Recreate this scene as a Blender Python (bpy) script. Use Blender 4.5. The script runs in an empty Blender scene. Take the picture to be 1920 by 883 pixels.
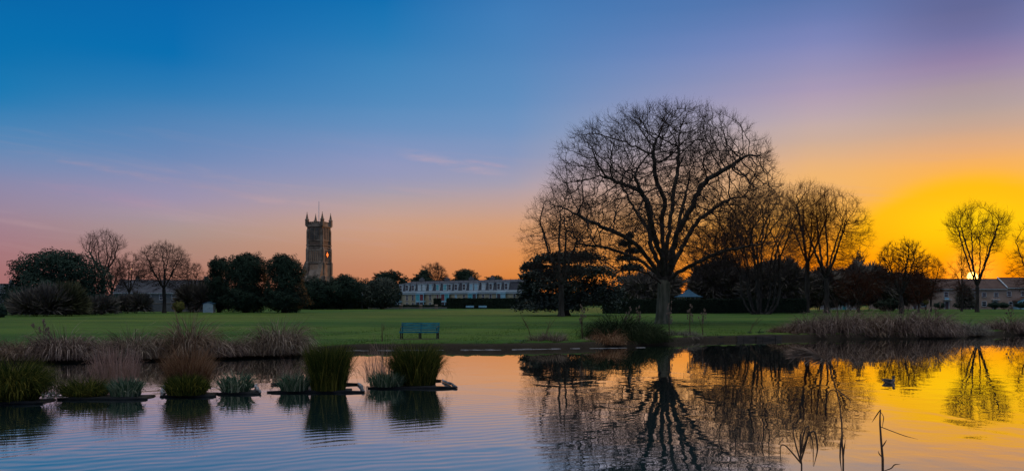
import bpy, math, random
import numpy as np
from math import radians as R, sin, cos, pi, tan, atan, atan2, sqrt

S = bpy.context.scene
COL = S.collection

# ------------------------------------------------------------------ camera
F = 1600.0            # focal length in pixels of a 1920 px wide frame
CAMZ = 2.25           # eye height above the water
HOR = 570.0           # horizon row
cam_d = bpy.data.cameras.new("camera")
cam = bpy.data.objects.new("camera", cam_d)
COL.objects.link(cam)
cam.location = (0, 0, CAMZ)
cam.rotation_euler = (R(90), 0, 0)
cam_d.sensor_width = 36.0
cam_d.lens = 36.0 * F / 1920.0
cam_d.shift_y = (HOR - 441.5) / 1920.0
cam_d.clip_start = 0.1
cam_d.clip_end = 6000
S.camera = cam

# ------------------------------------------------------------------ sky
SUN_AZ = 28.35
SUN_EL = 1.62
w = bpy.data.worlds.new("World")
S.world = w
w.use_nodes = True
nt = w.node_tree
nt.nodes.clear()


class NG:
    """small helper to write node graphs"""
    def __init__(self, tree):
        self.t = tree

    def node(self, typ, **kw):
        n = self.t.nodes.new(typ)
        for k, v in kw.items():
            setattr(n, k, v)
        return n

    def put(self, sock, v):
        if hasattr(v, 'is_output'):
            self.t.links.new(v, sock)
        elif v is not None:
            sock.default_value = v

    def m(self, op, a, b=None, c=None, clamp=False):
        n = self.node('ShaderNodeMath', operation=op, use_clamp=clamp)
        self.put(n.inputs[0], a)
        if b is not None:
            self.put(n.inputs[1], b)
        if c is not None:
            self.put(n.inputs[2], c)
        return n.outputs[0]

    def rng(self, v, a, b, c=0.0, d=1.0, smooth=True):
        n = self.node('ShaderNodeMapRange')
        n.interpolation_type = 'SMOOTHSTEP' if smooth else 'LINEAR'
        n.clamp = True
        for i, x in enumerate((v, a, b, c, d)):
            self.put(n.inputs[i], x)
        return n.outputs[0]

    def mix(self, f, a, b, blend='MIX'):
        n = self.node('ShaderNodeMix', data_type='RGBA', blend_type=blend)
        self.put(n.inputs[0], f)
        self.put(n.inputs[6], a)
        self.put(n.inputs[7], b)
        return n.outputs[2]

    def ramp(self, f, stops, interp='LINEAR'):
        n = self.node('ShaderNodeValToRGB')
        cr = n.color_ramp
        cr.interpolation = interp
        while len(cr.elements) > 1:
            cr.elements.remove(cr.elements[-1])
        cr.elements[0].position = stops[0][0]
        cr.elements[0].color = stops[0][1]
        for p, c in stops[1:]:
            e = cr.elements.new(p)
            e.color = c
        self.put(n.inputs[0], f)
        return n.outputs[0]

    def noise(self, vec, scale, detail=3, rough=0.5, dist=0.0):
        n = self.node('ShaderNodeTexNoise')
        if vec is not None:
            self.put(n.inputs['Vector'], vec)
        n.inputs['Scale'].default_value = scale
        n.inputs['Detail'].default_value = detail
        n.inputs['Roughness'].default_value = rough
        n.inputs['Distortion'].default_value = dist
        return n.outputs['Fac']

    def mapping(self, vec, scale=(1, 1, 1), rot=(0, 0, 0), loc=(0, 0, 0)):
        n = self.node('ShaderNodeMapping')
        self.put(n.inputs['Vector'], vec)
        n.inputs['Scale'].default_value = scale
        n.inputs['Rotation'].default_value = rot
        n.inputs['Location'].default_value = loc
        return n.outputs[0]


def lin(r, g, b):
    def f(c):
        c /= 255.0
        return c / 12.92 if c <= 0.04045 else ((c + 0.055) / 1.055) ** 2.4
    return (f(r), f(g), f(b), 1.0)


g = NG(nt)
tc = g.node('ShaderNodeTexCoord').outputs['Generated']
sx = g.node('ShaderNodeSeparateXYZ')
nt.links.new(tc, sx.inputs[0])
az = g.m('MULTIPLY', g.m('ARCTAN2', sx.outputs[0], sx.outputs[1]), 180 / pi)
el = g.m('MULTIPLY', g.m('ARCSINE', sx.outputs[2]), 180 / pi)
d0 = g.m('ABSOLUTE', g.m('SUBTRACT', az, SUN_AZ))
delta = g.m('MINIMUM', d0, g.m('SUBTRACT', 360.0, d0))
EMAX = 50.0
e01 = g.m('DIVIDE', el, EMAX, clamp=True)


def skyramp(stops):
    return g.ramp(e01, [(min(1, a / EMAX), lin(*c)) for a, c in stops], 'CARDINAL')


ZEN = (14, 66, 132)
r60 = skyramp([(0, (160, 104, 106)), (2.2, (164, 112, 116)), (3.6, (162, 121, 132)), (5.2, (154, 131, 152)),
               (7.2, (132, 136, 172)), (9.0, (94, 135, 181)), (11.2, (42, 124, 180)), (13.5, (8, 114, 175)),
               (17, (0, 103, 168)), (28, (0, 84, 152)), (50, ZEN)])
r50 = skyramp([(0, (172, 114, 98)), (2.2, (172, 124, 110)), (4.0, (170, 140, 132)), (5.0, (168, 147, 150)), (6.3, (158, 145, 170)),
               (7.6, (140, 142, 178)), (8.9, (112, 137, 182)), (12.1, (66, 127, 181)), (14.6, (16, 113, 177)), (18.3, (0, 101, 170)),
               (28, (4, 88, 156)), (50, ZEN)])
r37 = skyramp([(0, (196, 118, 80)), (2.8, (200, 138, 104)), (4.2, (203, 150, 120)), (5.6, (198, 158, 140)), (7.1, (172, 157, 166)),
               (8.2, (152, 152, 182)), (9.5, (138, 149, 189)), (11.2, (110, 144, 190)), (12.9, (84, 138, 189)), (16.2, (50, 126, 184)),
               (19.4, (10, 110, 175)), (30, (10, 92, 160)), (50, ZEN)])
r28 = skyramp([(0, (208, 114, 52)), (2.2, (217, 134, 70)), (3.8, (215, 146, 96)), (5.6, (206, 156, 126)), (7.6, (174, 158, 168)),
               (9.2, (144, 152, 185)), (11, (120, 148, 191)), (13, (98, 142, 191)), (16, (78, 132, 187)),
               (19.6, (58, 120, 181)), (30, (30, 96, 162)), (50, ZEN)])
r09 = skyramp([(0, (244, 120, 10)), (2.5, (250, 150, 20)), (5.0, (248, 170, 60)), (7.0, (240, 178, 104)), (8.2, (236, 179, 114)),
               (9.1, (224, 176, 132)), (10.1, (205, 172, 151)), (11.4, (190, 168, 170)), (13.1, (170, 154, 180)), (14.1, (155, 147, 182)),
               (15.8, (131, 136, 185)), (17.2, (110, 126, 180)), (18.7, (88, 115, 171)), (24, (66, 104, 168)), (34, (40, 90, 154)), (50, ZEN)])
r00 = skyramp([(0, (250, 120, 0)), (2.5, (255, 160, 0)), (6.0, (252, 180, 34)), (7.4, (250, 179, 62)), (8.6, (236, 173, 106)),
               (10.0, (207, 166, 138)), (11.2, (182, 160, 154)), (12.7, (166, 148, 160)), (13.4, (155, 138, 165)), (14.1, (144, 128, 165)),
               (15.4, (116, 115, 161)), (17, (96, 103, 151)), (24, (70, 94, 154)), (34, (40, 86, 150)), (50, ZEN)])
r180 = skyramp([(0, (96, 96, 128)), (4, (110, 110, 150)), (8, (112, 116, 162)), (14, (74, 106, 164)),
                (25, (40, 86, 154)), (50, ZEN)])
c = g.mix(g.rng(delta, 0.0, 9.0), r00, r09)
c = g.mix(g.rng(delta, 9.0, 28.4, smooth=False), c, r28)
c = g.mix(g.rng(delta, 28.4, 36.9, smooth=False), c, r37)
c = g.mix(g.rng(delta, 36.9, 50, smooth=False), c, r50)
c = g.mix(g.rng(delta, 50, 60, smooth=False), c, r60)
c = g.mix(g.rng(delta, 62, 150), c, r180)
# thin high cloud: faint stretched wisps and an old contrail
cv = g.node('ShaderNodeCombineXYZ')
g.put(cv.inputs[0], g.m('MULTIPLY', az, 0.05))
g.put(cv.inputs[1], g.m('MULTIPLY', g.m('ADD', el, g.m('MULTIPLY', az, 0.10)), 0.62))
wis = g.noise(cv.outputs[0], 1.6, 5, 0.55, 0.6)
wf = g.m('MULTIPLY', g.rng(wis, 0.50, 0.78), g.m('MULTIPLY', g.rng(el, 1.5, 5), g.rng(el, 12, 7)))
c = g.mix(g.m('MULTIPLY', wf, 0.22), c, lin(196, 162, 164))


def streak(a0, e0, a1, e1, wid, amt, colr, seed):
    """a soft streak of cirrus between two directions of the sky"""
    global c
    L = sqrt((a1 - a0) ** 2 + (e1 - e0) ** 2)
    ux, uy = (a1 - a0) / L, (e1 - e0) / L
    da = g.m('SUBTRACT', az, a0)
    de = g.m('SUBTRACT', el, e0)
    t = g.m('ADD', g.m('MULTIPLY', da, ux), g.m('MULTIPLY', de, uy))
    v = g.node('ShaderNodeCombineXYZ')
    g.put(v.inputs[0], g.m('MULTIPLY', az, 0.22))
    g.put(v.inputs[1], g.m('MULTIPLY', el, 1.3))
    v.inputs[2].default_value = seed
    nz = g.noise(v.outputs[0], 1.5, 5, 0.6)
    s = g.m('SUBTRACT', g.m('MULTIPLY', de, ux), g.m('MULTIPLY', da, uy))
    s = g.m('ADD', s, g.m('MULTIPLY', g.m('SUBTRACT', nz, 0.5), wid * 2.2))
    prof = g.rng(g.m('ABSOLUTE', s), wid, 0.0)
    along = g.m('MULTIPLY', g.rng(t, 0, L * 0.3), g.rng(t, L, L * 0.6))
    f = g.m('MULTIPLY', g.m('MULTIPLY', prof, along), g.m('MULTIPLY', g.rng(nz, 0.3, 0.65), amt))
    c = g.mix(f, c, colr)


streak(-8.2, 10.2, 0.8, 8.4, 0.48, 0.36, lin(200, 168, 176), 3.1)
streak(-3.5, 9.6, 0.3, 9.0, 0.25, 0.28, lin(214, 166, 170), 8.1)
streak(-31.5, 9.0, -12.5, 6.3, 0.36, 0.42, lin(168, 148, 168), 5.7)
streak(-19, 6.9, -9.5, 6.4, 0.34, 0.28, lin(200, 164, 162), 1.7)
streak(-30, 7.1, -20, 5.9, 0.6, 0.25, lin(176, 140, 166), 11.7)
# glow round the setting sun
rr = g.m('SQRT', g.m('ADD', g.m('POWER', g.m('DIVIDE', delta, 7.9), 2.0),
                     g.m('POWER', g.m('DIVIDE', g.m('SUBTRACT', el, 2.0), 5.5), 2.0)))
c = g.mix(g.m('MULTIPLY', g.rng(rr, 1.12, 0.86), 0.95), c, lin(255, 188, 2))
c = g.mix(g.m('MULTIPLY', g.rng(rr, 0.92, 0.30), 0.92), c, lin(255, 219, 0))
lowf = g.m('MULTIPLY', g.rng(el, 5.8, 1.2), g.rng(delta, 22, 4))
c = g.mix(g.m('MULTIPLY', lowf, 0.88), c, lin(255, 124, 0))
# unseen sky overhead and behind the camera, brightened as added fill for the park
hi = g.m('MAXIMUM', g.rng(el, 30, 66), g.m('MULTIPLY', g.rng(delta, 80, 140), 0.05))
c = g.mix(g.m('MULTIPLY', hi, 0.95), c, (1.45, 1.52, 1.52, 1))
# the disc itself with a tight aureole
sd = (sin(R(SUN_AZ)) * cos(R(SUN_EL)), cos(R(SUN_AZ)) * cos(R(SUN_EL)), sin(R(SUN_EL)))
dp = g.node('ShaderNodeVectorMath', operation='DOT_PRODUCT')
nt.links.new(tc, dp.inputs[0])
dp.inputs[1].default_value = sd
ang = g.m('MULTIPLY', g.m('ARCCOSINE', g.m('MINIMUM', dp.outputs['Value'], 1.0)), 180 / pi)
c = g.mix(g.m('MULTIPLY', g.m('POWER', g.rng(ang, 2.2, 0.0, smooth=False), 2.0), 0.95), c, (2.2, 0.75, 0.06, 1))
c = g.mix(g.rng(ang, 0.31, 0.25), c, (9, 5, 1.2, 1))
bg1 = g.node('ShaderNodeBackground')
g.put(bg1.inputs[0], c)
bg1.inputs[1].default_value = 1.0
nish = g.node('ShaderNodeTexSky')
nish.sky_type = 'NISHITA'
nish.sun_disc = False
nish.sun_elevation = R(SUN_EL)
nish.sun_rotation = R(SUN_AZ)
bg2 = g.node('ShaderNodeBackground')
g.put(bg2.inputs[0], nish.outputs[0])
bg2.inputs[1].default_value = 0.003
ad = g.node('ShaderNodeAddShader')
nt.links.new(bg1.outputs[0], ad.inputs[0])
nt.links.new(bg2.outputs[0], ad.inputs[1])
wo = g.node('ShaderNodeOutputWorld')
nt.links.new(ad.outputs[0], wo.inputs[0])

sun_d = bpy.data.lights.new("sun", 'SUN')
sun_d.energy = 2.4
sun_d.angle = R(0.53)
sun_d.color = (1.0, 0.42, 0.12)
sun = bpy.data.objects.new("sun", sun_d)
COL.objects.link(sun)
sun.location = (60, 110, 60)
sun.rotation_euler = (R(90 - SUN_EL), 0, R(180 - SUN_AZ))

S.view_settings.view_transform = 'Standard'
S.view_settings.look = 'None'
S.view_settings.exposure = 0.0
S.view_settings.gamma = 1.0
S.view_settings.use_curve_mapping = False
S.render.engine = 'CYCLES'
S.cycles.max_bounces = 6
S.cycles.transparent_max_bounces = 4
S.cycles.sample_clamp_indirect = 3.0


# ------------------------------------------------------------------ helpers
def smooth01(a, b, x):
    t = np.clip((x - a) / (b - a), 0, 1)
    return t * t * (3 - 2 * t)


def gz(x, y):
    """height of the park ground"""
    return 0.35 + 0.6 * float(smooth01(110, 280, np.array(y)))


def wx(px, d):
    return (px - 960.0) / F * d


def wz(py, d):
    return CAMZ + (HOR - py) / F * d


def P(px, d):
    x = wx(px, d)
    return (x, d, gz(x, d))


def tag(o, label=None, cat=None, group=None, kind=None):
    if label:
        o['label'] = label
    if cat:
        o['category'] = cat
    if group:
        o['group'] = group
    if kind:
        o['kind'] = kind
    return o


def thing(name, label, cat, loc=(0, 0, 0), rz=0.0, group=None):
    o = bpy.data.objects.new(name, None)
    o.empty_display_size = 0.2
    COL.objects.link(o)
    o.location = loc
    o.rotation_euler = (0, 0, rz)
    return tag(o, label, cat, group)


def mesh_np(name, verts, facesets, mat, parent=None, smooth=False, loc=None, rz=0.0):
    """one mesh object from numpy arrays: verts (n,3); facesets list of int arrays (m,k)"""
    verts = np.asarray(verts, dtype=np.float32).reshape(-1, 3)
    me = bpy.data.meshes.new(name)
    facesets = [np.asarray(f, dtype=np.int32) for f in facesets if len(f)]
    nl = sum(f.size for f in facesets)
    nf = sum(f.shape[0] for f in facesets)
    me.vertices.add(len(verts))
    me.vertices.foreach_set('co', verts.ravel())
    me.loops.add(nl)
    me.polygons.add(nf)
    me.loops.foreach_set('vertex_index', np.concatenate([f.ravel() for f in facesets]))
    tot = np.concatenate([np.full(f.shape[0], f.shape[1], dtype=np.int32) for f in facesets])
    st = np.zeros(nf, dtype=np.int32)
    st[1:] = np.cumsum(tot)[:-1]
    me.polygons.foreach_set('loop_start', st)
    if smooth:
        me.polygons.foreach_set('use_smooth', np.ones(nf, dtype=bool))
    me.update(calc_edges=True)
    me.validate()
    o = bpy.data.objects.new(name, me)
    COL.objects.link(o)
    if mat is not None:
        me.materials.append(mat)
    if parent is not None:
        o.parent = parent
    if loc is not None:
        o.location = loc
        o.rotation_euler = (0, 0, rz)
    return o


class MB:
    """collects boxes, prisms and tubes into one mesh"""
    def __init__(self):
        self.v = []
        self.f = []

    def add(self, vs, fs):
        b = len(self.v)
        self.v += [tuple(x) for x in vs]
        self.f += [tuple(b + i for i in f) for f in fs]
        return self

    def box(self, x0, x1, y0, y1, z0, z1, rz=0.0, piv=None):
        vs = [(x, y, z) for z in (z0, z1) for x, y in ((x0, y0), (x1, y0), (x1, y1), (x0, y1))]
        if rz:
            cx, cy = piv or ((x0 + x1) / 2, (y0 + y1) / 2)
            vs = [(cx + (x - cx) * cos(rz) - (y - cy) * sin(rz), cy + (x - cx) * sin(rz) + (y - cy) * cos(rz), z) for x, y, z in vs]
        return self.add(vs, [(3, 2, 1, 0), (4, 5, 6, 7), (0, 1, 5, 4), (1, 2, 6, 5), (2, 3, 7, 6), (3, 0, 4, 7)])

    def frustum(self, x0, x1, y0, y1, z0, X0, X1, Y0, Y1, z1):
        vs = [(x0, y0, z0), (x1, y0, z0), (x1, y1, z0), (x0, y1, z0), (X0, Y0, z1), (X1, Y0, z1), (X1, Y1, z1), (X0, Y1, z1)]
        return self.add(vs, [(3, 2, 1, 0), (4, 5, 6, 7), (0, 1, 5, 4), (1, 2, 6, 5), (2, 3, 7, 6), (3, 0, 4, 7)])

    def extrude_y(self, pts, y0, y1):
        """polygon in x,z pushed from y0 to y1"""
        n = len(pts)
        vs = [(x, y0, z) for x, z in pts] + [(x, y1, z) for x, z in pts]
        fs = [tuple(range(n)), tuple(range(2 * n - 1, n - 1, -1))]
        fs += [(i, i + n, (i + 1) % n + n, (i + 1) % n) for i in range(n)]
        return self.add(vs, fs)

    def extrude_x(self, pts, x0, x1):
        n = len(pts)
        vs = [(x0, y, z) for y, z in pts] + [(x1, y, z) for y, z in pts]
        fs = [tuple(range(n - 1, -1, -1)), tuple(range(n, 2 * n))]
        fs += [(i, (i + 1) % n, (i + 1) % n + n, i + n) for i in range(n)]
        return self.add(vs, fs)

    def lathe(self, prof, n=12, cx=0, cy=0, ph=0.0):
        """prof: list of (r, z)"""
        b = len(self.v)
        for r, z in prof:
            for k in range(n):
                a = 2 * pi * k / n + ph
                self.v.append((cx + r * cos(a), cy + r * sin(a), z))
        for i in range(len(prof) - 1):
            for k in range(n):
                k2 = (k + 1) % n
                self.f.append((b + i * n + k, b + i * n + k2, b + (i + 1) * n + k2, b + (i + 1) * n + k))
        self.f.append(tuple(b + k for k in range(n - 1, -1, -1)))
        self.f.append(tuple(b + (len(prof) - 1) * n + k for k in range(n)))
        return self

    def tube(self, pts, rad, n=6, sq=1.0):
        pts = np.array(pts, float)
        m = len(pts)
        rad = np.broadcast_to(np.array(rad, float), (m,))
        b = len(self.v)
        T = np.gradient(pts, axis=0)
        T /= np.linalg.norm(T, axis=1)[:, None] + 1e-9
        ref = np.array((0.03, 0.02, 1.0)) if abs(T[:, 2]).max() < 0.9 else np.array((0.9, 0.43, 0.05))
        for i in range(m):
            u = np.cross(T[i], ref)
            u /= np.linalg.norm(u) + 1e-9
            v_ = np.cross(T[i], u)
            for k in range(n):
                a = 2 * pi * k / n
                self.v.append(tuple(pts[i] + rad[i] * (cos(a) * u + sq * sin(a) * v_)))
        for i in range(m - 1):
            for k in range(n):
                k2 = (k + 1) % n
                self.f.append((b + i * n + k, b + i * n + k2, b + (i + 1) * n + k2, b + (i + 1) * n + k))
        self.f.append(tuple(b + k for k in range(n - 1, -1, -1)))
        self.f.append(tuple(b + (m - 1) * n + k for k in range(n)))
        return self

    def build(self, name, mat, parent=None, smooth=False, loc=None, rz=0.0):
        me = bpy.data.meshes.new(name)
        me.from_pydata(self.v, [], self.f)
        if smooth:
            for p in me.polygons:
                p.use_smooth = True
        me.update()
        me.materials.append(mat)
        o = bpy.data.objects.new(name, me)
        COL.objects.link(o)
        if parent is not None:
            o.parent = parent
        if loc is not None:
            o.location = loc
            o.rotation_euler = (0, 0, rz)
        return o


def mat(name, c1, c2=None, rough=0.8, scale=2.0, detail=4, bump=0.0, bscale=None, island=0.0, metallic=0.0, spec=0.3,
        stretch=(1, 1, 1), c3=None, coord='Object', transl=0.0):
    """principled material; colour drifts from c1 to c2 by noise, and per leaf or blade by island"""
    m = bpy.data.materials.new(name)
    m.use_nodes = True
    t = m.node_tree
    h = NG(t)
    b = t.nodes['Principled BSDF']
    b.inputs['Roughness'].default_value = rough
    b.inputs['Metallic'].default_value = metallic
    b.inputs['Specular IOR Level'].default_value = spec
    tcn = h.node('ShaderNodeTexCoord').outputs[coord]
    v = h.mapping(tcn, stretch)
    c1 = tuple(c1) + (1,)
    col = None
    if c2 is not None:
        c2 = tuple(c2) + (1,)
        nz = h.noise(v, scale, detail, 0.6)
        f = h.rng(nz, 0.32, 0.68)
        if island > 0:
            geo = h.node('ShaderNodeNewGeometry').outputs['Random Per Island']
            f = h.m('ADD', h.m('MULTIPLY', f, 1 - island), h.m('MULTIPLY', geo, island))
        stops = [(0.0, c1), (1.0, c2)] if c3 is None else [(0.0, c1), (0.6, c2), (1.0, tuple(c3) + (1,))]
        col = h.ramp(f, stops)
        t.links.new(col, b.inputs['Base Color'])
    else:
        b.inputs['Base Color'].default_value = c1
    if bump > 0:
        bn = h.node('ShaderNodeBump')
        bn.inputs['Strength'].default_value = 1.0
        bn.inputs['Distance'].default_value = bump
        h.put(bn.inputs['Height'], h.noise(v, bscale or scale * 3, 5, 0.6))
        t.links.new(bn.outputs[0], b.inputs['Normal'])
    if transl > 0:
        tr = h.node('ShaderNodeBsdfTranslucent')
        if col is not None:
            t.links.new(col, tr.inputs[0])
        else:
            tr.inputs[0].default_value = c1
        mx = h.node('ShaderNodeMixShader')
        mx.inputs[0].default_value = transl
        t.links.new(b.outputs[0], mx.inputs[1])
        t.links.new(tr.outputs[0], mx.inputs[2])
        t.links.new(mx.outputs[0], t.nodes['Material Output'].inputs[0])
    return m


def brick_mat(name, c1, c2, mortar, sc=1.0, rough=0.85):
    m = bpy.data.materials.new(name)
    m.use_nodes = True
    t = m.node_tree
    h = NG(t)
    b = t.nodes['Principled BSDF']
    b.inputs['Roughness'].default_value = rough
    b.inputs['Specular IOR Level'].default_value = 0.2
    tcn = h.node('ShaderNodeTexCoord').outputs['Object']
    s = h.node('ShaderNodeSeparateXYZ')
    t.links.new(tcn, s.inputs[0])
    cb = h.node('ShaderNodeCombineXYZ')
    h.put(cb.inputs[0], h.m('ADD', s.outputs[0], s.outputs[1]))
    h.put(cb.inputs[1], s.outputs[2])
    br = h.node('ShaderNodeTexBrick')
    t.links.new(cb.outputs[0], br.inputs['Vector'])
    br.inputs['Color1'].default_value = tuple(c1) + (1,)
    br.inputs['Color2'].default_value = tuple(c2) + (1,)
    br.inputs['Mortar'].default_value = tuple(mortar) + (1,)
    br.inputs['Scale'].default_value = sc
    br.inputs['Mortar Size'].default_value = 0.02
    br.inputs['Row Height'].default_value = 0.3
    br.inputs['Brick Width'].default_value = 0.65
    nz = h.noise(tcn, 0.45, 5, 0.65)
    col = h.mix(h.rng(nz, 0.35, 0.75, 0.0, 0.65), br.outputs[0], tuple(x * 0.45 for x in c1) + (1,))
    t.links.new(col, b.inputs['Base Color'])
    return m


M = {}
M['bark'] = mat('bark', (0.028, 0.023, 0.019), (0.066, 0.058, 0.046), 0.9, 1.2, bump=0.03, bscale=6, stretch=(2, 2, 0.5), spec=0.1)
M['bark_green'] = mat('bark_green', (0.060, 0.066, 0.040), (0.16, 0.145, 0.10), 0.9, 1.1, bump=0.05, bscale=5, stretch=(2.2, 2.2, 0.4), spec=0.1)
M['twig'] = mat('twig', (0.026, 0.018, 0.016), (0.044, 0.032, 0.026), 0.9, 0.8, spec=0.1)
M['twig_backlit'] = mat('backlit_twig', (0.070, 0.026, 0.014), (0.12, 0.046, 0.024), 0.9, 0.8, spec=0.1, transl=0.5)  # orange glow of the low sun behind the twigs, put into their colour
M['evergreen'] = mat('evergreen_leaf', (0.012, 0.025, 0.018), (0.030, 0.054, 0.036), 0.8, 0.35, island=0.4, spec=0.1)
M['yew'] = mat('yew_leaf', (0.010, 0.020, 0.014), (0.024, 0.042, 0.025), 0.8, 0.35, island=0.4, spec=0.1)
M['cedar'] = mat('cedar_leaf', (0.034, 0.046, 0.040), (0.078, 0.092, 0.072), 0.85, 0.5, island=0.6, spec=0.08)
M['willow'] = mat('grey_green_leaf', (0.040, 0.052, 0.040), (0.085, 0.095, 0.066), 0.8, 0.6, island=0.6, spec=0.15)
M['thicket'] = mat('thicket_twig', (0.075, 0.064, 0.054), (0.17, 0.145, 0.115), 0.9, 0.5, island=0.6, spec=0.1)
M['olive_twig'] = mat('olive_twig', (0.052, 0.050, 0.026), (0.110, 0.105, 0.050), 0.9, 0.5, island=0.6, spec=0.1)
M['gold_leaf'] = mat('gold_leaf', (0.10, 0.10, 0.025), (0.22, 0.20, 0.05), 0.8, 0.5, island=0.6, spec=0.1)
M['hedge'] = mat('hedge_leaf', (0.008, 0.014, 0.009), (0.022, 0.034, 0.020), 0.8, 0.7, island=0.6, spec=0.1)
M['dry_sedge'] = mat('dry_sedge', (0.024, 0.016, 0.011), (0.17, 0.12, 0.085), 0.85, 0.8, island=0.7, c3=(0.42, 0.34, 0.27), transl=0.25, spec=0.06)
M['mauve_sedge'] = mat('mauve_sedge', (0.022, 0.014, 0.011), (0.165, 0.11, 0.085), 0.85, 0.8, island=0.7, c3=(0.40, 0.31, 0.26), transl=0.25, spec=0.06)
M['brown_sedge'] = mat('brown_sedge', (0.026, 0.016, 0.011), (0.16, 0.10, 0.066), 0.9, 0.8, island=0.7, c3=(0.42, 0.32, 0.24), transl=0.25, spec=0.06)
M['rust_sedge'] = mat('rust_sedge', (0.045, 0.022, 0.012), (0.19, 0.095, 0.048), 0.85, 0.8, island=0.7, c3=(0.42, 0.27, 0.16), transl=0.3, spec=0.06)
M['green_sedge'] = mat('green_sedge', (0.006, 0.013, 0.003), (0.036, 0.052, 0.010), 0.9, 0.9, island=0.75, c3=(0.22, 0.185, 0.035), transl=0.3, spec=0.06)
M['dark_sedge'] = mat('dark_sedge', (0.004, 0.009, 0.004), (0.018, 0.030, 0.012), 0.9, 0.9, island=0.7, c3=(0.06, 0.065, 0.03), transl=0.15, spec=0.05)
M['iris'] = mat('iris_leaf', (0.014, 0.036, 0.022), (0.06, 0.105, 0.06), 0.6, 0.9, island=0.75, c3=(0.30, 0.31, 0.22), transl=0.3, spec=0.06)
M['pink_reed'] = mat('pink_reed', (0.15, 0.085, 0.065), (0.33, 0.20, 0.155), 0.85, 0.9, island=0.7, c3=(0.46, 0.33, 0.27), transl=0.3, spec=0.06)
M['reed_brown'] = mat('reed_brown', (0.045, 0.024, 0.016), (0.14, 0.085, 0.052), 0.8, 6, island=0.3, transl=0.15, spec=0.2)
M['float'] = mat('black_float', (0.006, 0.007, 0.008), (0.020, 0.021, 0.022), 0.85, 3, bump=0.01, spec=0.12)
M['foam'] = mat('pale_strap', (0.06, 0.06, 0.065), (0.26, 0.25, 0.26), 0.8, 4, bump=0.01)
M['mat_soil'] = mat('root_mat', (0.018, 0.013, 0.010), (0.05, 0.036, 0.025), 0.95, 4, bump=0.03)
M['bench_slat'] = mat('bench_paint', (0.002, 0.10, 0.14), (0.006, 0.20, 0.26), 0.75, 5, stretch=(0.6, 3, 3), spec=0.35)
M['iron'] = mat('black_iron', (0.012, 0.012, 0.014), (0.03, 0.028, 0.028), 0.6, 5, spec=0.4)
M['stone'] = brick_mat('tower_stone', (0.18, 0.115, 0.08), (0.12, 0.08, 0.058), (0.10, 0.08, 0.06), 0.8)
M['stone_pale'] = mat('dressed_stone', (0.09, 0.066, 0.05), (0.25, 0.19, 0.145), 0.85, 0.35, bump=0.02)
M['stone_warm'] = mat('panel_stone', (0.24, 0.145, 0.09), (0.34, 0.225, 0.15), 0.9, 0.4, bump=0.02)
M['louvre'] = mat('dark_louvre', (0.03, 0.03, 0.032), (0.06, 0.058, 0.055), 0.8, 3)
M['gold'] = mat('gilt', (0.55, 0.16, 0.04), None, 0.45, metallic=1.0)
M['ashlar'] = brick_mat('ashlar', (0.44, 0.38, 0.25), (0.36, 0.31, 0.21), (0.36, 0.31, 0.22), 0.7)
M['white_paint'] = mat('white_paint', (0.40, 0.47, 0.50), (0.54, 0.59, 0.61), 0.6, 2)
M['blue_paint'] = mat('blue_paint', (0.22, 0.42, 0.52), (0.32, 0.52, 0.60), 0.6, 2)
M['teal_cloth'] = mat('teal_blind', (0.06, 0.30, 0.34), (0.10, 0.42, 0.46), 0.7, 2)
M['red_cloth'] = mat('maroon_curtain', (0.14, 0.03, 0.04), (0.24, 0.06, 0.06), 0.8, 2)
M['pane'] = mat('window_glass', (0.012, 0.014, 0.018), (0.03, 0.034, 0.04), 0.06, 2, spec=0.6)
M['slate'] = brick_mat('slate', (0.055, 0.060, 0.075), (0.080, 0.080, 0.095), (0.03, 0.03, 0.035), 1.6)
M['brown_tile'] = brick_mat('brown_tile', (0.085, 0.050, 0.042), (0.11, 0.065, 0.05), (0.045, 0.03, 0.026), 1.6)
M['house_brick'] = brick_mat('house_brick', (0.40, 0.27, 0.20), (0.33, 0.22, 0.165), (0.34, 0.29, 0.25), 1.4)
M['render_wall'] = mat('render_wall', (0.28, 0.28, 0.30), (0.38, 0.37, 0.38), 0.9, 0.8)
M['rubble'] = brick_mat('rubble_wall', (0.17, 0.17, 0.17), (0.12, 0.125, 0.13), (0.09, 0.09, 0.09), 1.1)
M['door_dark'] = mat('dark_door', (0.05, 0.03, 0.035), (0.08, 0.05, 0.05), 0.6, 3)
M['zinc'] = mat('zinc_roof', (0.018, 0.055, 0.095), (0.030, 0.080, 0.13), 0.8, 1.5, spec=0.08)
M['shed'] = mat('pale_shed', (0.26, 0.36, 0.40), (0.36, 0.46, 0.50), 0.8, 2)
M['pale_edge'] = mat('pale_edging', (0.09, 0.085, 0.08), (0.32, 0.30, 0.29), 0.8, 3, bump=0.02)
M['timber'] = mat('wet_timber', (0.016, 0.013, 0.010), (0.05, 0.04, 0.03), 0.7, 3, bump=0.02, stretch=(0.4, 0.4, 3))
M['lamp_white'] = mat('lamp_glass', (0.62, 0.62, 0.62), (0.75, 0.75, 0.75), 0.4, 2)
M['pampas'] = mat('seed_head', (0.14, 0.10, 0.075), (0.30, 0.22, 0.17), 0.9, 2, island=0.6, transl=0.3)

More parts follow.
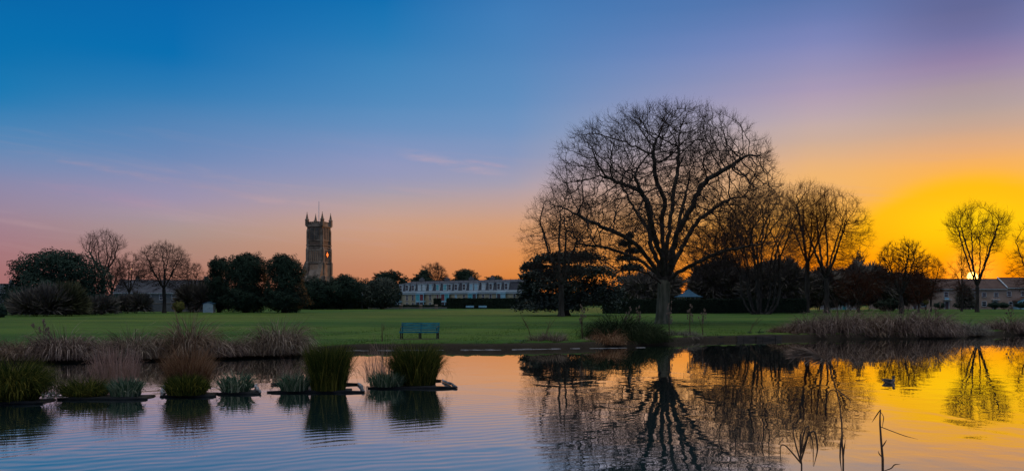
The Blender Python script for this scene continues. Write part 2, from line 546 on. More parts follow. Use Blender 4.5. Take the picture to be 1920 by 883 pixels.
# ------------------------------------------------------------------ ground
SHORE_PX = [(-900, 700), (-400, 690), (0, 681), (250, 676), (540, 668), (600, 662), (640, 656.5), (750, 655.5), (870, 655.5), (960, 655),
            (1100, 652), (1200, 648), (1300, 640), (1450, 635.5), (1780, 634), (1850, 629), (1960, 626), (2400, 624)]
SHORE = np.array([(wx(px, CAMZ * F / (py - HOR)), CAMZ * F / (py - HOR)) for px, py in SHORE_PX])
SHORE = np.vstack([[(-400, 14), (-90, 24)], SHORE, [(110, 70), (400, 60)]])
sxs = np.r_[np.linspace(-400, -32, 50)[:-1], np.linspace(-32, 62, 380), np.linspace(62, 400, 50)[1:]]
tS = (sxs + 32) / 94.0
sys_ = np.interp(sxs, SHORE[:, 0], SHORE[:, 1])
k = np.ones(9) / 9
sys_s = np.convolve(np.pad(sys_, 4, mode='edge'), k, mode='valid')
rng = np.random.default_rng(5)
sys_s = sys_s + 0.12 * np.sin(tS * 150) + 0.10 * np.sin(tS * 331 + 1) + rng.normal(0, 0.05, len(tS))


def shore_y(x):
    return float(np.interp(x, sxs, sys_s))


rows = [-1.2, -0.3, 0.0, 0.10, 0.25, 0.5, 1.0, 1.7, 2.6, 3.8, 5.4, 7.4, 10, 13, 17, 22, 28, 36, 46, 58, 72, 90, 110, 135, 165, 200, 245, 300, 380, 600, 1200, 3000]
zrow = {-1.2: -0.6, -0.3: -0.25, 0.0: -0.03, 0.10: 0.14, 0.25: 0.25, 0.5: 0.31, 1.0: 0.34}
gv = []
for r_ in rows:
    # far rows spread out fan-wise so that the sheet reaches the horizon everywhere
    fan = 1 + max(0, r_ - 200) / 260.0
    for i in range(len(tS)):
        x = sxs[i] * fan
        y = sys_s[i] + r_
        if r_ in zrow:
            z = zrow[r_] + (0.03 * sin(x * 3.1 + r_ * 9) + 0.03 * sin(x * 7.7) if r_ > 0 else 0)
        else:
            z = gz(x, y) + 0.025 * sin(x * 0.9 + y * 0.4) * sin(y * 0.55 - x * 0.31)
        gv.append((x, y, z))
nc = len(tS)
gi = np.arange((len(rows) - 1) * nc).reshape(len(rows) - 1, nc)[:, :-1].ravel()
gf = np.stack([gi, gi + 1, gi + 1 + nc, gi + nc], axis=1)

m = bpy.data.materials.new('lawn')
m.use_nodes = True
t = m.node_tree
h = NG(t)
b = t.nodes['Principled BSDF']
b.inputs['Roughness'].default_value = 0.95
b.inputs['Specular IOR Level'].default_value = 0.08
ob = h.node('ShaderNodeTexCoord').outputs['Object']
n1 = h.noise(h.mapping(ob, (0.035, 0.10, 1)), 1.0, 4, 0.6)
n2 = h.noise(h.mapping(ob, (0.25, 0.8, 1)), 1.0, 5, 0.7)
n3 = h.noise(ob, 5.0, 4, 0.7)
colr = h.mix(h.rng(n1, 0.38, 0.62), (0.030, 0.078, 0.010, 1), (0.074, 0.122, 0.016, 1))
colr = h.mix(h.rng(n2, 0.42, 0.72, 0, 0.85), colr, (0.036, 0.062, 0.014, 1))
colr = h.mix(h.rng(n3, 0.40, 0.75, 0, 0.6), colr, (0.026, 0.044, 0.008, 1))
n4 = h.noise(h.mapping(ob, (0.5, 1.6, 1), loc=(7, 3, 0)), 1.0, 5, 0.7)
colr = h.mix(h.rng(n4, 0.56, 0.70, 0, 0.7), colr, (0.075, 0.060, 0.030, 1))
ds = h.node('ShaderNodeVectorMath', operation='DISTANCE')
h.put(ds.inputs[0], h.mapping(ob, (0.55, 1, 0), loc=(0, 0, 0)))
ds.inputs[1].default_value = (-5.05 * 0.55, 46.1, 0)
bench_shadef = h.rng(h.m('ADD', ds.outputs['Value'], h.m('MULTIPLY', h.m('SUBTRACT', n3, 0.5), 0.9)), 1.0, 0.45, 0, 0.85)  # shadow beneath the bench, painted brown into the lawn colour
colr = h.mix(bench_shadef, colr, (0.050, 0.036, 0.022, 1))
zz = h.node('ShaderNodeSeparateXYZ')
t.links.new(ob, zz.inputs[0])
bankf = h.rng(h.m('ADD', zz.outputs[2], h.m('MULTIPLY', h.m('SUBTRACT', n3, 0.5), 0.08)), 0.325, 0.26)
colr = h.mix(bankf, colr, (0.030, 0.023, 0.016, 1))
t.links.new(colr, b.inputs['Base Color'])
bn = h.node('ShaderNodeBump')
bn.inputs['Distance'].default_value = 0.06
h.put(bn.inputs['Height'], h.noise(ob, 3.5, 6, 0.75))
t.links.new(bn.outputs[0], b.inputs['Normal'])
M['lawn'] = m
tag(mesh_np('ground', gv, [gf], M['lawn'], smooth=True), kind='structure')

# near bank under the camera, out of frame
nb = []
for j, (yy, zz_) in enumerate([(-40, 0.5), (-6, 0.5), (1.5, 0.45), (2.6, 0.2), (3.2, -0.3)]):
    for i in range(41):
        x = -60 + 3 * i
        nb.append((x, yy + (0.4 * sin(x * 0.7) if j > 1 else 0), zz_))
ni = np.arange(4 * 41).reshape(4, 41)[:, :-1].ravel()
tag(mesh_np('near_bank', nb, [np.stack([ni, ni + 1, ni + 42, ni + 41], 1)], M['lawn'], smooth=True), kind='structure')

# ------------------------------------------------------------------ water
m = bpy.data.materials.new('pond_water')
m.use_nodes = True
t = m.node_tree
t.nodes.clear()
h = NG(t)
ob = h.node('ShaderNodeTexCoord').outputs['Object']
gl = h.node('ShaderNodeBsdfGlossy')
gl.inputs['Roughness'].default_value = 0.012
gl.inputs['Color'].default_value = (0.95, 0.91, 0.86, 1)
df = h.node('ShaderNodeBsdfDiffuse')
df.inputs['Color'].default_value = (0.010, 0.030, 0.036, 1)
lw = h.node('ShaderNodeFresnel')
lw.inputs['IOR'].default_value = 1.55
fac = h.rng(lw.outputs[0], 0.05, 0.62, 0.25, 0.96, smooth=False)
wn1 = h.noise(h.mapping(ob, (1.1, 0.75, 1), (0, 0, R(14))), 0.9, 1, 0.35, 0.5)
wn2 = h.noise(h.mapping(ob, (1.7, 1.5, 1), (0, 0, R(-21)), (3, 5, 0)), 1.5, 1, 0.5, 0.3)
wn3 = h.noise(h.mapping(ob, (2.2, 3.0, 1), (0, 0, R(5)), (13, 5, 0)), 2.2, 2, 0.5)
wv_ = h.node('ShaderNodeTexWave', wave_type='BANDS', bands_direction='Y')
h.put(wv_.inputs['Vector'], h.mapping(ob, (1, 1, 1), (0, 0, R(-24))))
wv_.inputs['Scale'].default_value = 0.95
wv_.inputs['Distortion'].default_value = 9.0
wv_.inputs['Detail'].default_value = 2.0
wv_.inputs['Detail Scale'].default_value = 0.55
sp_ = h.node('ShaderNodeSeparateXYZ')
t.links.new(ob, sp_.inputs[0])
patch = h.noise(h.mapping(ob, (0.05, 0.16, 1), loc=(2.3, 0.7, 0)), 1.0, 2, 0.5)
pat = h.rng(patch, 0.35, 0.65, 0.45, 1.0)
near = h.rng(sp_.outputs[1], 36, 12, 0.11, 1.0)
left = h.m('MULTIPLY', h.rng(sp_.outputs[0], 3.5, -1.5), h.rng(sp_.outputs[1], 27, 15))
hgt = h.m('ADD', h.m('MULTIPLY', wn1, 0.0150), h.m('ADD', h.m('MULTIPLY', wn2, 0.0030), h.m('MULTIPLY', wn3, 0.0002)))
hgt = h.m('MULTIPLY', h.m('MULTIPLY', hgt, pat), near)
hgt = h.m('ADD', hgt, h.m('MULTIPLY', h.m('MULTIPLY', wv_.outputs['Fac'], left), 0.0011))
bn = h.node('ShaderNodeBump')
bn.inputs['Strength'].default_value = 1.0
bn.inputs['Distance'].default_value = 1.0
h.put(bn.inputs['Height'], hgt)
for n_ in (gl, df, lw):
    t.links.new(bn.outputs[0], n_.inputs['Normal'])
mx = h.node('ShaderNodeMixShader')
h.put(mx.inputs[0], fac)
t.links.new(df.outputs[0], mx.inputs[1])
t.links.new(gl.outputs[0], mx.inputs[2])
mo = h.node('ShaderNodeOutputMaterial')
t.links.new(mx.outputs[0], mo.inputs[0])
M['water'] = m
tag(MB().add([(-260, 1.0, 0), (260, 1.0, 0), (260, 80, 0), (-260, 80, 0)], [(0, 1, 2, 3)]).build('pond_water', M['water']), kind='structure')


# ------------------------------------------------------------------ vegetation builders
def tubes(P0, P1, R0, R1, T0, T1, n):
    def ring(Pp, Rr, T):
        ref = np.tile(np.array((0.83, 0.55, 0.07)), (len(T), 1))
        bad = np.abs((T * ref).sum(1)) > 0.93
        ref[bad] = (0.1, 0.2, 0.97)
        u = np.cross(T, ref)
        u /= np.linalg.norm(u, axis=1)[:, None] + 1e-9
        v = np.cross(T, u)
        a = np.arange(n) * 2 * pi / n
        return Pp[:, None, :] + Rr[:, None, None] * (np.cos(a)[None, :, None] * u[:, None, :] + np.sin(a)[None, :, None] * v[:, None, :])
    A = ring(P0, R0, T0)
    B = ring(P1, R1, T1)
    V = np.stack([A, B], axis=1).reshape(-1, 3)
    E = len(P0)
    b = (np.arange(E) * 2 * n)[:, None]
    kk = np.arange(n)[None, :]
    k2 = (kk + 1) % n
    Fq = np.stack([b + kk, b + k2, b + n + k2, b + n + kk], axis=2).reshape(-1, 4)
    return V, Fq


def join(parts):
    vs, fs, o = [], [], 0
    for V, Fq in parts:
        vs.append(V)
        fs.append(Fq + o)
        o += len(V)
    return np.concatenate(vs), fs


def unit(a):
    return a / (np.linalg.norm(a, axis=-1, keepdims=True) + 1e-9)


def colonize(pos, par, attr, D, di, dk, maxit, rg, jit=0.25, trop=(0, 0, 0.0)):
    pos = [np.array(p, float) for p in pos]
    par = list(par)
    A = attr.copy()
    Pn = np.array(pos)
    dm = np.full(len(A), 1e9)
    bi = np.zeros(len(A), int)
    for i0 in range(0, len(Pn), 64):
        dd = np.linalg.norm(A[:, None, :] - Pn[None, i0:i0 + 64], axis=2)
        j = dd.argmin(1)
        v = dd[np.arange(len(A)), j]
        up = v < dm
        dm[up] = v[up]
        bi[up] = j[up] + i0
    trop = np.array(trop)
    nchild = {}
    for it in range(maxit):
        ok = dm < di
        if not ok.any():
            break
        idx, inv = np.unique(bi[ok], return_inverse=True)
        acc = np.zeros((len(idx), 3))
        np.add.at(acc, inv, unit(A[ok] - Pn[bi[ok]]))
        dr = unit(unit(acc) + rg.normal(0, jit, acc.shape) + trop)
        keep = np.array([nchild.get(int(i), 0) < 3 for i in idx])
        if not keep.any():
            break
        idx, dr = idx[keep], dr[keep]
        new = Pn[idx] + D * dr
        for i in idx:
            nchild[int(i)] = nchild.get(int(i), 0) + 1
        n0 = len(Pn)
        Pn = np.vstack([Pn, new])
        par += idx.tolist()
        for i0 in range(0, len(new), 64):
            dd = np.linalg.norm(A[:, None, :] - new[None, i0:i0 + 64], axis=2)
            j = dd.argmin(1)
            v = dd[np.arange(len(A)), j]
            up = v < dm
            dm[up] = v[up]
            bi[up] = j[up] + n0 + i0
        kp = dm > dk
        # attractors stuck on a saturated node are dropped
        sat = np.array([nchild.get(int(i), 0) >= 3 for i in bi])
        kp &= ~sat
        A, dm, bi = A[kp], dm[kp], bi[kp]
        if len(A) == 0 or len(Pn) > 34000:
            break
    return Pn, np.array(par)


def skeleton_mesh(Pn, par, rtip, rg, pw=2.35, flare=0.5, base_r=None, twig_n=3, twig_len=0.8, twig_r=0.01, twig_rmax=None, up=0.25, cut=0.10, twig_seg=3,
                  groups=None):
    """radii by the pipe model, tubes, twigs; returns dict of (V,F) parts"""
    n = len(Pn)
    ch = np.zeros(n, int)
    for i in range(1, n):
        if par[i] >= 0:
            ch[par[i]] += 1
    rp = np.where(ch == 0, rtip ** pw, 0.0)
    for i in range(n - 1, 0, -1):
        if rp[i] == 0:
            rp[i] = rtip ** pw
        if par[i] >= 0:
            rp[par[i]] += rp[i]
    r = rp ** (1 / pw)
    if base_r:
        # scale thick wood to the wanted trunk size, leave twigs alone
        s = base_r / r[0]
        k = np.clip(np.log(r / rtip) / np.log(r[0] / rtip), 0, 1)
        r = r * (1 + (s - 1) * k)
    main = np.full(n, -1)
    for i in range(1, n):
        p_ = par[i]
        if p_ >= 0 and (main[p_] < 0 or r[i] > r[main[p_]]):
            main[p_] = i
    inc = np.zeros((n, 3))
    has = par >= 0
    inc[has] = unit(Pn[has] - Pn[par[has]])
    T = inc.copy()
    hm = main >= 0
    T[hm] = unit(inc[hm] + unit(Pn[main[hm]] - Pn[hm]))
    zb = Pn[:, 2] - Pn[0, 2]
    r = r * (1 + flare * np.exp(-zb / 0.55) * (r > 0.35 * r[0]))
    e = np.where(has)[0]
    p0 = par[e]
    contin = main[p0] == e
    R0 = np.where(contin, r[p0], np.minimum(r[e] * 1.15, r[p0]))
    T0 = np.where(contin[:, None], T[p0], inc[e])
    R1 = r[e]
    out = {}
    grp = np.zeros(len(e), int) if groups is None else groups[e]
    thick = R1 > cut

    def make(sel):
        parts = []
        for lo, hi, ns in ((0, 0.03, 3), (0.03, 0.12, 5), (0.12, 9, 9)):
            q = sel & (R1 >= lo) & (R1 < hi)
            if q.any():
                parts.append(tubes(Pn[p0[q]], Pn[e[q]], R0[q], R1[q], T0[q], T[e[q]], ns))
        return parts
    for gi_ in np.unique(grp):
        q = thick & (grp == gi_)
        if q.any():
            out[('wood', int(gi_))] = join(make(q))
    crown = make(~thick)
    # twigs
    rm = twig_rmax or rtip * 3.2
    cand = np.where((r < rm) & has)[0]
    cen = np.array([Pn[:, 0].mean(), Pn[:, 1].mean(), Pn[:, 2].max() * 0.45])
    for lev, (cnt, ln, rad, segs) in enumerate(((twig_n, twig_len, twig_r, twig_seg),)):
        st = np.repeat(cand, cnt)
        pos = Pn[st].copy()
        outw = unit(pos - cen)
        dr = unit(0.8 * inc[st] + rg.normal(0, 0.45, (len(st), 3)) + 0.55 * outw + np.array((0, 0, up)))
        L = ln * rg.uniform(0.45, 1.15, len(st))
        R_a = np.full(len(st), rad)
        for s in range(segs):
            nd = unit(dr + rg.normal(0, 0.28, dr.shape) + np.array((0, 0, up * 0.35)))
            npos = pos + nd * (L / segs)[:, None]
            R_b = rad * (1 - 0.22 * (s + 1)) * np.ones(len(st))
            crown.append(tubes(pos, npos, R_a, R_b, nd, nd, 3))
            # side twiglets
            if s < segs - 1 or True:
                sd_ = unit(nd + rg.normal(0, 0.75, dr.shape) + np.array((0, 0, up * 0.5)))
                q = rg.random(len(st)) < 0.7
                tp = npos[q] + sd_[q] * (L[q] * rg.uniform(0.2, 0.5, q.sum()))[:, None]
                crown.append(tubes(npos[q], tp, R_b[q] * 0.8, R_b[q] * 0.45, sd_[q], sd_[q], 3))
            pos, dr, R_a = npos, nd, R_b
    out[('crown', 0)] = join(crown)
    return out


def path_nodes(pos, par, start, pts, D, rg=None, wob=0.0):
    """append a polyline of nodes resampled at D, growing from node index start; returns last index"""
    pts = np.array([pos[start]] + [np.array(p, float) for p in pts])
    # smooth (Catmull-Rom)
    dense = []
    n = len(pts)
    for i in range(n - 1):
        a, b_, c_, d_ = pts[max(i - 1, 0)], pts[i], pts[i + 1], pts[min(i + 2, n - 1)]
        for s in np.linspace(0, 1, 12, endpoint=False):
            dense.append(0.5 * ((2 * b_) + (-a + c_) * s + (2 * a - 5 * b_ + 4 * c_ - d_) * s * s + (-a + 3 * b_ - 3 * c_ + d_) * s ** 3))
    dense.append(pts[-1])
    dense = np.array(dense)
    L = np.r_[0, np.cumsum(np.linalg.norm(np.diff(dense, axis=0), axis=1))]
    k = max(2, int(L[-1] / D))
    ss = np.linspace(0, L[-1], k + 1)[1:]
    last = start
    ids = []
    for i, s in enumerate(ss):
        p_ = np.array([np.interp(s, L, dense[:, j]) for j in range(3)])
        if rg is not None and wob > 0:
            p_ = p_ + rg.normal(0, wob, 3)
        pos.append(p_)
        par.append(last)
        last = len(pos) - 1
        ids.append(last)
    return ids


def envelope(rg, n, prof, squash=1.0, shell=0.5, cx=0, cy=0, clump=0, sig=0.07):
    """random points in a body of revolution; prof = [(z, r)]"""
    prof = np.array(prof)
    zs = rg.uniform(prof[0, 0], prof[-1, 0], n * 6)
    rr_ = np.interp(zs, prof[:, 0], prof[:, 1])
    keep = rg.random(len(zs)) < (rr_ / prof[:, 1].max()) ** 2
    zs, rr_ = zs[keep][:n], rr_[keep][:n]
    a = rg.uniform(0, 2 * pi, len(zs))
    if clump and n > 200:
        # sprays: points gather round scattered centres and leave gaps
        nc_ = max(30, int(n / clump))
        cen = envelope(rg, nc_, prof, squash, shell, cx, cy)
        sg = sig * prof[:, 1].max()
        pt = cen[rg.integers(0, len(cen), n)] + rg.normal(0, sg, (n, 3)) * np.array((1, 1, 0.8))
        rl = np.interp(pt[:, 2], prof[:, 0], prof[:, 1]) * 1.08
        ok = (np.hypot(pt[:, 0] - cx, (pt[:, 1] - cy) / squash) < rl) & (pt[:, 2] > prof[0, 0] - 0.3) & (pt[:, 2] < prof[-1, 0] + 0.3)
        return pt[ok]
    lump = 1 + 0.10 * np.sin(a * 5 + zs * 0.9) + 0.07 * np.sin(a * 9 - zs * 1.7)
    q = rr_ * lump * rg.random(len(zs)) ** shell
    return np.stack([cx + q * np.cos(a), cy + q * np.sin(a) * squash, zs], 1)


def bare_tree(label, px, d, top, wid, seed, fork=0.25, n_attr=1500, limbs=5, shape='round', cat='tree', group=None, base_r=None, stems=None,
              twig_n=2, bark='bark', lean=0.0, rtip=0.016, name='bare_tree', spread=0.55, low=None, twig_f=1.0, loc=None, H=None, W=None, dens=1.0, thick=1.0):
    rg = np.random.default_rng(seed)
    n_attr = int(n_attr * 2.2 * dens)
    rtip = max(0.013, 0.000085 * d) * thick
    loc = loc or P(px, d)
    H = H or (wz(top, d) - loc[2])
    Rw = W or (wid / F * d / 2)
    D = max(0.22, H / 54)
    z0 = (low if low is not None else fork * 0.95) * H
    if shape == 'round':
        prof = [(z0, 0.45), (z0 + 0.18 * (H - z0), 0.85), (z0 + 0.42 * (H - z0), 1.0), (z0 + 0.66 * (H - z0), 0.9), (z0 + 0.86 * (H - z0), 0.6), (H * 0.97, 0.15)]
    elif shape == 'vase':
        prof = [(z0, 0.25), (z0 + 0.3 * (H - z0), 0.62), (z0 + 0.6 * (H - z0), 1.0), (z0 + 0.8 * (H - z0), 0.88), (z0 + 0.93 * (H - z0), 0.5), (H * 0.97, 0.12)]
    else:   # upright, feathered
        prof = [(z0, 0.7), (z0 + 0.25 * (H - z0), 1.0), (z0 + 0.5 * (H - z0), 0.85), (z0 + 0.75 * (H - z0), 0.5), (H * 0.97, 0.08)]
    prof = [(a, b_ * Rw * 0.93) for a, b_ in prof]
    attr = envelope(rg, n_attr, prof, shell=0.42, clump=13, sig=0.10)
    attr[:, 0] += lean * (attr[:, 2] / H)
    pos, par = [np.zeros(3)], [-1]
    if stems:
        bases = [(sx_, sy_, ex, ey) for sx_, sy_, ex, ey in stems]
    else:
        bases = [(0, 0, 0, 0)]
    for bi_, (sx_, sy_, ex, ey) in enumerate(bases):
        if bi_ == 0 and not stems:
            ids = path_nodes(pos, par, 0, [(0.05, 0, fork * H * 0.5), (0.1 * rg.normal() + lean * fork * 0.6, 0.1 * rg.normal(), fork * H)], D)
            top_i = ids[-1]
            if shape == 'upright':
                tid = path_nodes(pos, par, top_i, [(lean * 0.5 + 0.3 * rg.normal(), 0.3 * rg.normal(), 0.6 * H), (lean * 0.8, 0, 0.86 * H)], D, rg, 0.04)
                starts = [ids[-1]] + tid[:: max(1, len(tid) // max(1, limbs))]
            else:
                starts = [top_i] * limbs
            for k in range(limbs):
                a = 2 * pi * (k + rg.uniform(-0.25, 0.25)) / limbs + 0.6
                s_i = starts[k % len(starts)]
                p0 = pos[s_i]
                up_ = (H * 0.82 - p0[2]) * rg.uniform(0.55, 0.95) if shape != 'upright' else (H - p0[2]) * 0.30
                ro = Rw * spread * rg.uniform(0.7, 1.1) * (1.0 if shape != 'upright' else (1.1 - p0[2] / H))
                e_ = (p0[0] + ro * cos(a), p0[1] + ro * sin(a), p0[2] + up_)
                md = (p0[0] + ro * 0.45 * cos(a + 0.2), p0[1] + ro * 0.45 * sin(a + 0.2), p0[2] + up_ * 0.42)
                path_nodes(pos, par, s_i, [md, e_], D, rg, 0.05)
        else:
            # stems leave from the ground beside one another
            ids = path_nodes(pos, par, 0, [(sx_, sy_, 0.25), (sx_ * 1.35 + ex * 0.12, sy_ * 1.35 + ey * 0.12, 0.14 * H), (ex * 0.5, ey * 0.5, 0.42 * H), (ex, ey, 0.72 * H)], D, rg, 0.05)
            for fr in (0.45, 0.7):
                s_i = ids[int(len(ids) * fr)]
                a = rg.uniform(0, 2 * pi)
                p0 = pos[s_i]
                path_nodes(pos, par, s_i, [(p0[0] + 0.25 * Rw * cos(a), p0[1] + 0.25 * Rw * sin(a), p0[2] + 0.14 * H),
                                           (p0[0] + 0.5 * Rw * cos(a), p0[1] + 0.5 * Rw * sin(a), p0[2] + 0.24 * H)], D, rg, 0.05)
    Pn, par = colonize(pos, par, attr, D, D * 14, D * 1.35, 110, rg, 0.18, (0, 0, 0.06))
    br = base_r or H * 0.021
    out = skeleton_mesh(Pn, par, rtip, rg, base_r=br, twig_n=twig_n, twig_len=H * 0.055 * twig_f, twig_r=rtip * 0.72, twig_rmax=rtip * 2.3, cut=max(0.09, br * 0.28))
    root = thing(name, label, cat, loc, 0, group)
    V, Fs = out[('wood', 0)]
    mesh_np('trunk', V, Fs, M[bark], root, True)
    V, Fs = out[('crown', 0)]
    mesh_np('crown', V, Fs, M['twig_backlit' if px > 1480 else 'twig'], root)
    return root


def leaves(rg, lobes, n, size, elong=1.0, radial=0.0, fill=0.35, droop=0.0, noise=0.16):
    """leaf-sized faces spread through lobes; lobes = [(cx,cy,cz,rx,ry,rz)]"""
    lobes = np.array(lobes, float)
    vol = lobes[:, 3] * lobes[:, 4] + lobes[:, 3] * lobes[:, 5]
    which = rg.choice(len(lobes), n, p=vol / vol.sum())
    L = lobes[which]
    u = unit(rg.normal(0, 1, (n, 3)))
    # lumpy surface
    ph = which * 1.7
    lump = 1 + noise * (np.sin(u[:, 0] * 6 + ph) * np.sin(u[:, 1] * 5 + ph * 2) + 0.8 * np.sin(u[:, 2] * 7 + u[:, 0] * 4 + ph)
                        + 0.7 * np.sin(u[:, 0] * 13 + ph * 3) * np.sin(u[:, 2] * 12 + ph))
    rho = np.where(rg.random(n) < fill, rg.uniform(0.45, 0.9, n), rg.uniform(0.86, 1.06, n))
    C = L[:, :3] + u * L[:, 3:] * (lump * rho)[:, None]
    nrm = unit(u + rg.normal(0, 0.36, (n, 3)))
    a = unit(np.cross(nrm, rg.normal(0, 1, (n, 3))))
    if radial > 0:
        a = unit(a * (1 - radial) + u * radial + np.array((0, 0, 0.25 * radial)))
    if droop:
        a = unit(a + np.array((0, 0, -droop)))
    bb = unit(np.cross(nrm, a))
    s = size * rg.uniform(0.55, 1.3, n)[:, None]
    la, lb = s * 0.5 * elong, s * 0.5 / max(1, elong ** 0.5)
    V = np.stack([C - a * la, C + bb * lb * 0.9 - a * la * 0.1, C + a * la, C - bb * lb * 0.9 - a * la * 0.1], 1)
    bad = V[:, :, 2].min(1) < 0.02
    V = V[~bad].reshape(-1, 3)
    Fq = np.arange(len(V)).reshape(-1, 4)
    return V, Fq


def leafy(name, label, cat, px, d, lobes_px, n, size, material, seed, trunk=None, group=None, elong=1.0, radial=0.0, fill=0.35, part='crown', droop=0.0, noise=0.16, depth=0.9):
    """lobes_px: [(px, py, half width px, half height px)] at distance d"""
    rg = np.random.default_rng(seed)
    loc = P(px, d)
    s = d / F
    lobes = []
    for i, lb in enumerate(lobes_px):
        lx, ly, hw, hh = lb[:4]
        dy = lb[4] if len(lb) > 4 else rg.uniform(-0.25, 0.25) * hw * s
        lobes.append(((lx - px) * s, dy, wz(ly, d) - loc[2], hw * s, hw * s * depth, hh * s))
    root = thing(name, label, cat, loc, 0, group)
    if radial == 0:
        n, size = int(n * 3.4), size * 0.50
    else:
        n, size = int(n * 0.7), size * 0.9
    V, Fq = leaves(rg, lobes, n, size, elong, radial, fill, droop, noise)
    mesh_np(part, V, [Fq], material, root)
    if trunk:
        r_, hgt_ = trunk
        tb = MB().tube([(0, 0, -0.1), (0.05, 0, hgt_ * 0.3), (0, 0.05, hgt_ * 0.7), (0.1, 0, hgt_)], [r_ * 1.5, r_, r_ * 0.85, r_ * 0.5], 8)
        for k in range(5):
            lb = lobes[k % len(lobes)]
            a = 2.4 * k
            z_ = hgt_ * (0.5 + 0.09 * k)
            tb.tube([(0, 0, z_), (lb[0] * 0.4 + 0.2 * lb[3] * cos(a), 0.3 * lb[4] * sin(a), z_ * 0.5 + lb[2] * 0.5),
                     (lb[0] + 0.5 * lb[3] * cos(a), 0.5 * lb[4] * sin(a), lb[2] + lb[5] * 0.3)], [r_ * 0.55, r_ * 0.4, r_ * 0.15], 6)
        tb.build('trunk', M['bark'], root, True)
    else:
        tb = MB()
        for k in range(7):
            a = 2 * pi * k / 7
            lb = lobes[k % len(lobes)]
            tb.tube([(lb[0] * 0.5 + 0.15 * cos(a), 0.15 * sin(a), -0.05), (lb[0] * 0.8 + 0.3 * lb[3] * cos(a), 0.3 * lb[4] * sin(a), max(0.2, lb[2] * 0.6)),
                     (lb[0] + 0.55 * lb[3] * cos(a), 0.55 * lb[4] * sin(a), lb[2] + 0.4 * lb[5])], [0.06, 0.045, 0.02], 5)
        tb.build('stems', M['bark'], root, True)
    return root


def blades(rg, n, rx, ry, hgt_, wid, lean=0.5, droop=0.9, segs=4, hvar=0.35, jit=0.25, edge=0.35, z=0.0, cx=0.0, cy=0.0, wind=(0, 0)):
    """curved tapering ribbons rooted in an ellipse"""
    a = rg.uniform(0, 2 * pi, n)
    rho = np.sqrt(rg.random(n))
    bx, by = cx + rx * rho * np.cos(a), cy + ry * rho * np.sin(a)
    oa = np.arctan2((by - cy) / max(ry, 0.01), (bx - cx) / max(rx, 0.01)) + rg.normal(0, 0.7, n)
    L = hgt_ * (1 - hvar * rg.random(n)) * (1 - edge * rho ** 2)
    th = np.abs(lean * rho * rg.uniform(0.5, 1.2, n) + rg.normal(0, jit, n))
    dth = droop * rg.uniform(0.3, 1.3, n) / segs
    bent = rg.random(n) < 0.10
    dth = np.where(bent, dth + rg.uniform(0.5, 1.6, n) / segs, dth)
    pos = np.stack([bx, by, np.full(n, z)], 1)
    hx, hy = np.cos(oa), np.sin(oa)
    hor = np.stack([hx + wind[0], hy + wind[1], np.zeros(n)], 1)
    hor = unit(hor)
    tw = rg.uniform(0, pi, n)
    pts = [pos]
    for s in range(segs):
        dr = np.sin(th)[:, None] * hor + np.cos(th)[:, None] * np.array((0, 0, 1.0))
        pos = pos + dr * (L / segs)[:, None]
        pts.append(pos)
        th = th + dth * (1 + 0.5 * s)
    side = unit(np.stack([np.cos(tw), np.sin(tw), 0.15 * np.ones(n)], 1))
    ws = wid * rg.uniform(0.6, 1.25, n)
    V = []
    for i, p_ in enumerate(pts):
        f = (1.0, 0.95, 0.75, 0.45, 0.12, 0.05)[min(5, round(i * 4 / segs))]
        o = side * (ws * 0.5 * f)[:, None]
        V += [p_ - o, p_ + o]
    V = np.stack(V, 1)          # n, 2(segs+1), 3
    V[:, :, 2] = np.maximum(V[:, :, 2], z - 0.02)
    k = 2 * (segs + 1)
    b = (np.arange(n) * k)[:, None]
    q = np.arange(segs)[None, :] * 2
    Fq = np.stack([b + q, b + q + 1, b + q + 3, b + q + 2], 2).reshape(-1, 4)
    return V.reshape(-1, 3), Fq


# =================================================================== BUILDINGS
def window(parent, x, z, w_, h_, y, frame='white_paint', pane='pane', bar=True, sill=False, name='window'):
    """frame standing 6 cm proud of a wall whose face is at y (faces -y), with its pane"""
    f = 0.09
    mb = MB()
    mb.box(x - w_ / 2, x - w_ / 2 + f, y - 0.06, y + 0.05, z, z + h_)
    mb.box(x + w_ / 2 - f, x + w_ / 2, y - 0.06, y + 0.05, z, z + h_)
    mb.box(x - w_ / 2 + f, x + w_ / 2 - f, y - 0.055, y + 0.05, z, z + f)
    mb.box(x - w_ / 2 + f, x + w_ / 2 - f, y - 0.055, y + 0.05, z + h_ - f, z + h_)
    if bar:
        mb.box(x - w_ / 2 + f, x + w_ / 2 - f, y - 0.05, y + 0.04, z + h_ * 0.5 - 0.035, z + h_ * 0.5 + 0.035)
    if w_ > 1.4:
        mb.box(x - 0.035, x + 0.035, y - 0.045, y + 0.04, z + f, z + h_ - f)
    o = mb.build(name, M[frame], parent)
    MB().box(x - w_ / 2 + f * 0.9, x + w_ / 2 - f * 0.9, y - 0.03, y + 0.03, z + f * 0.9, z + h_ - f * 0.9).build('pane', M[pane], o)
    if sill:
        MB().box(x - w_ / 2 - 0.08, x + w_ / 2 + 0.08, y - 0.14, y + 0.02, z - 0.12, z - 0.003).build('sill', M['stone_pale'], o)
    return o


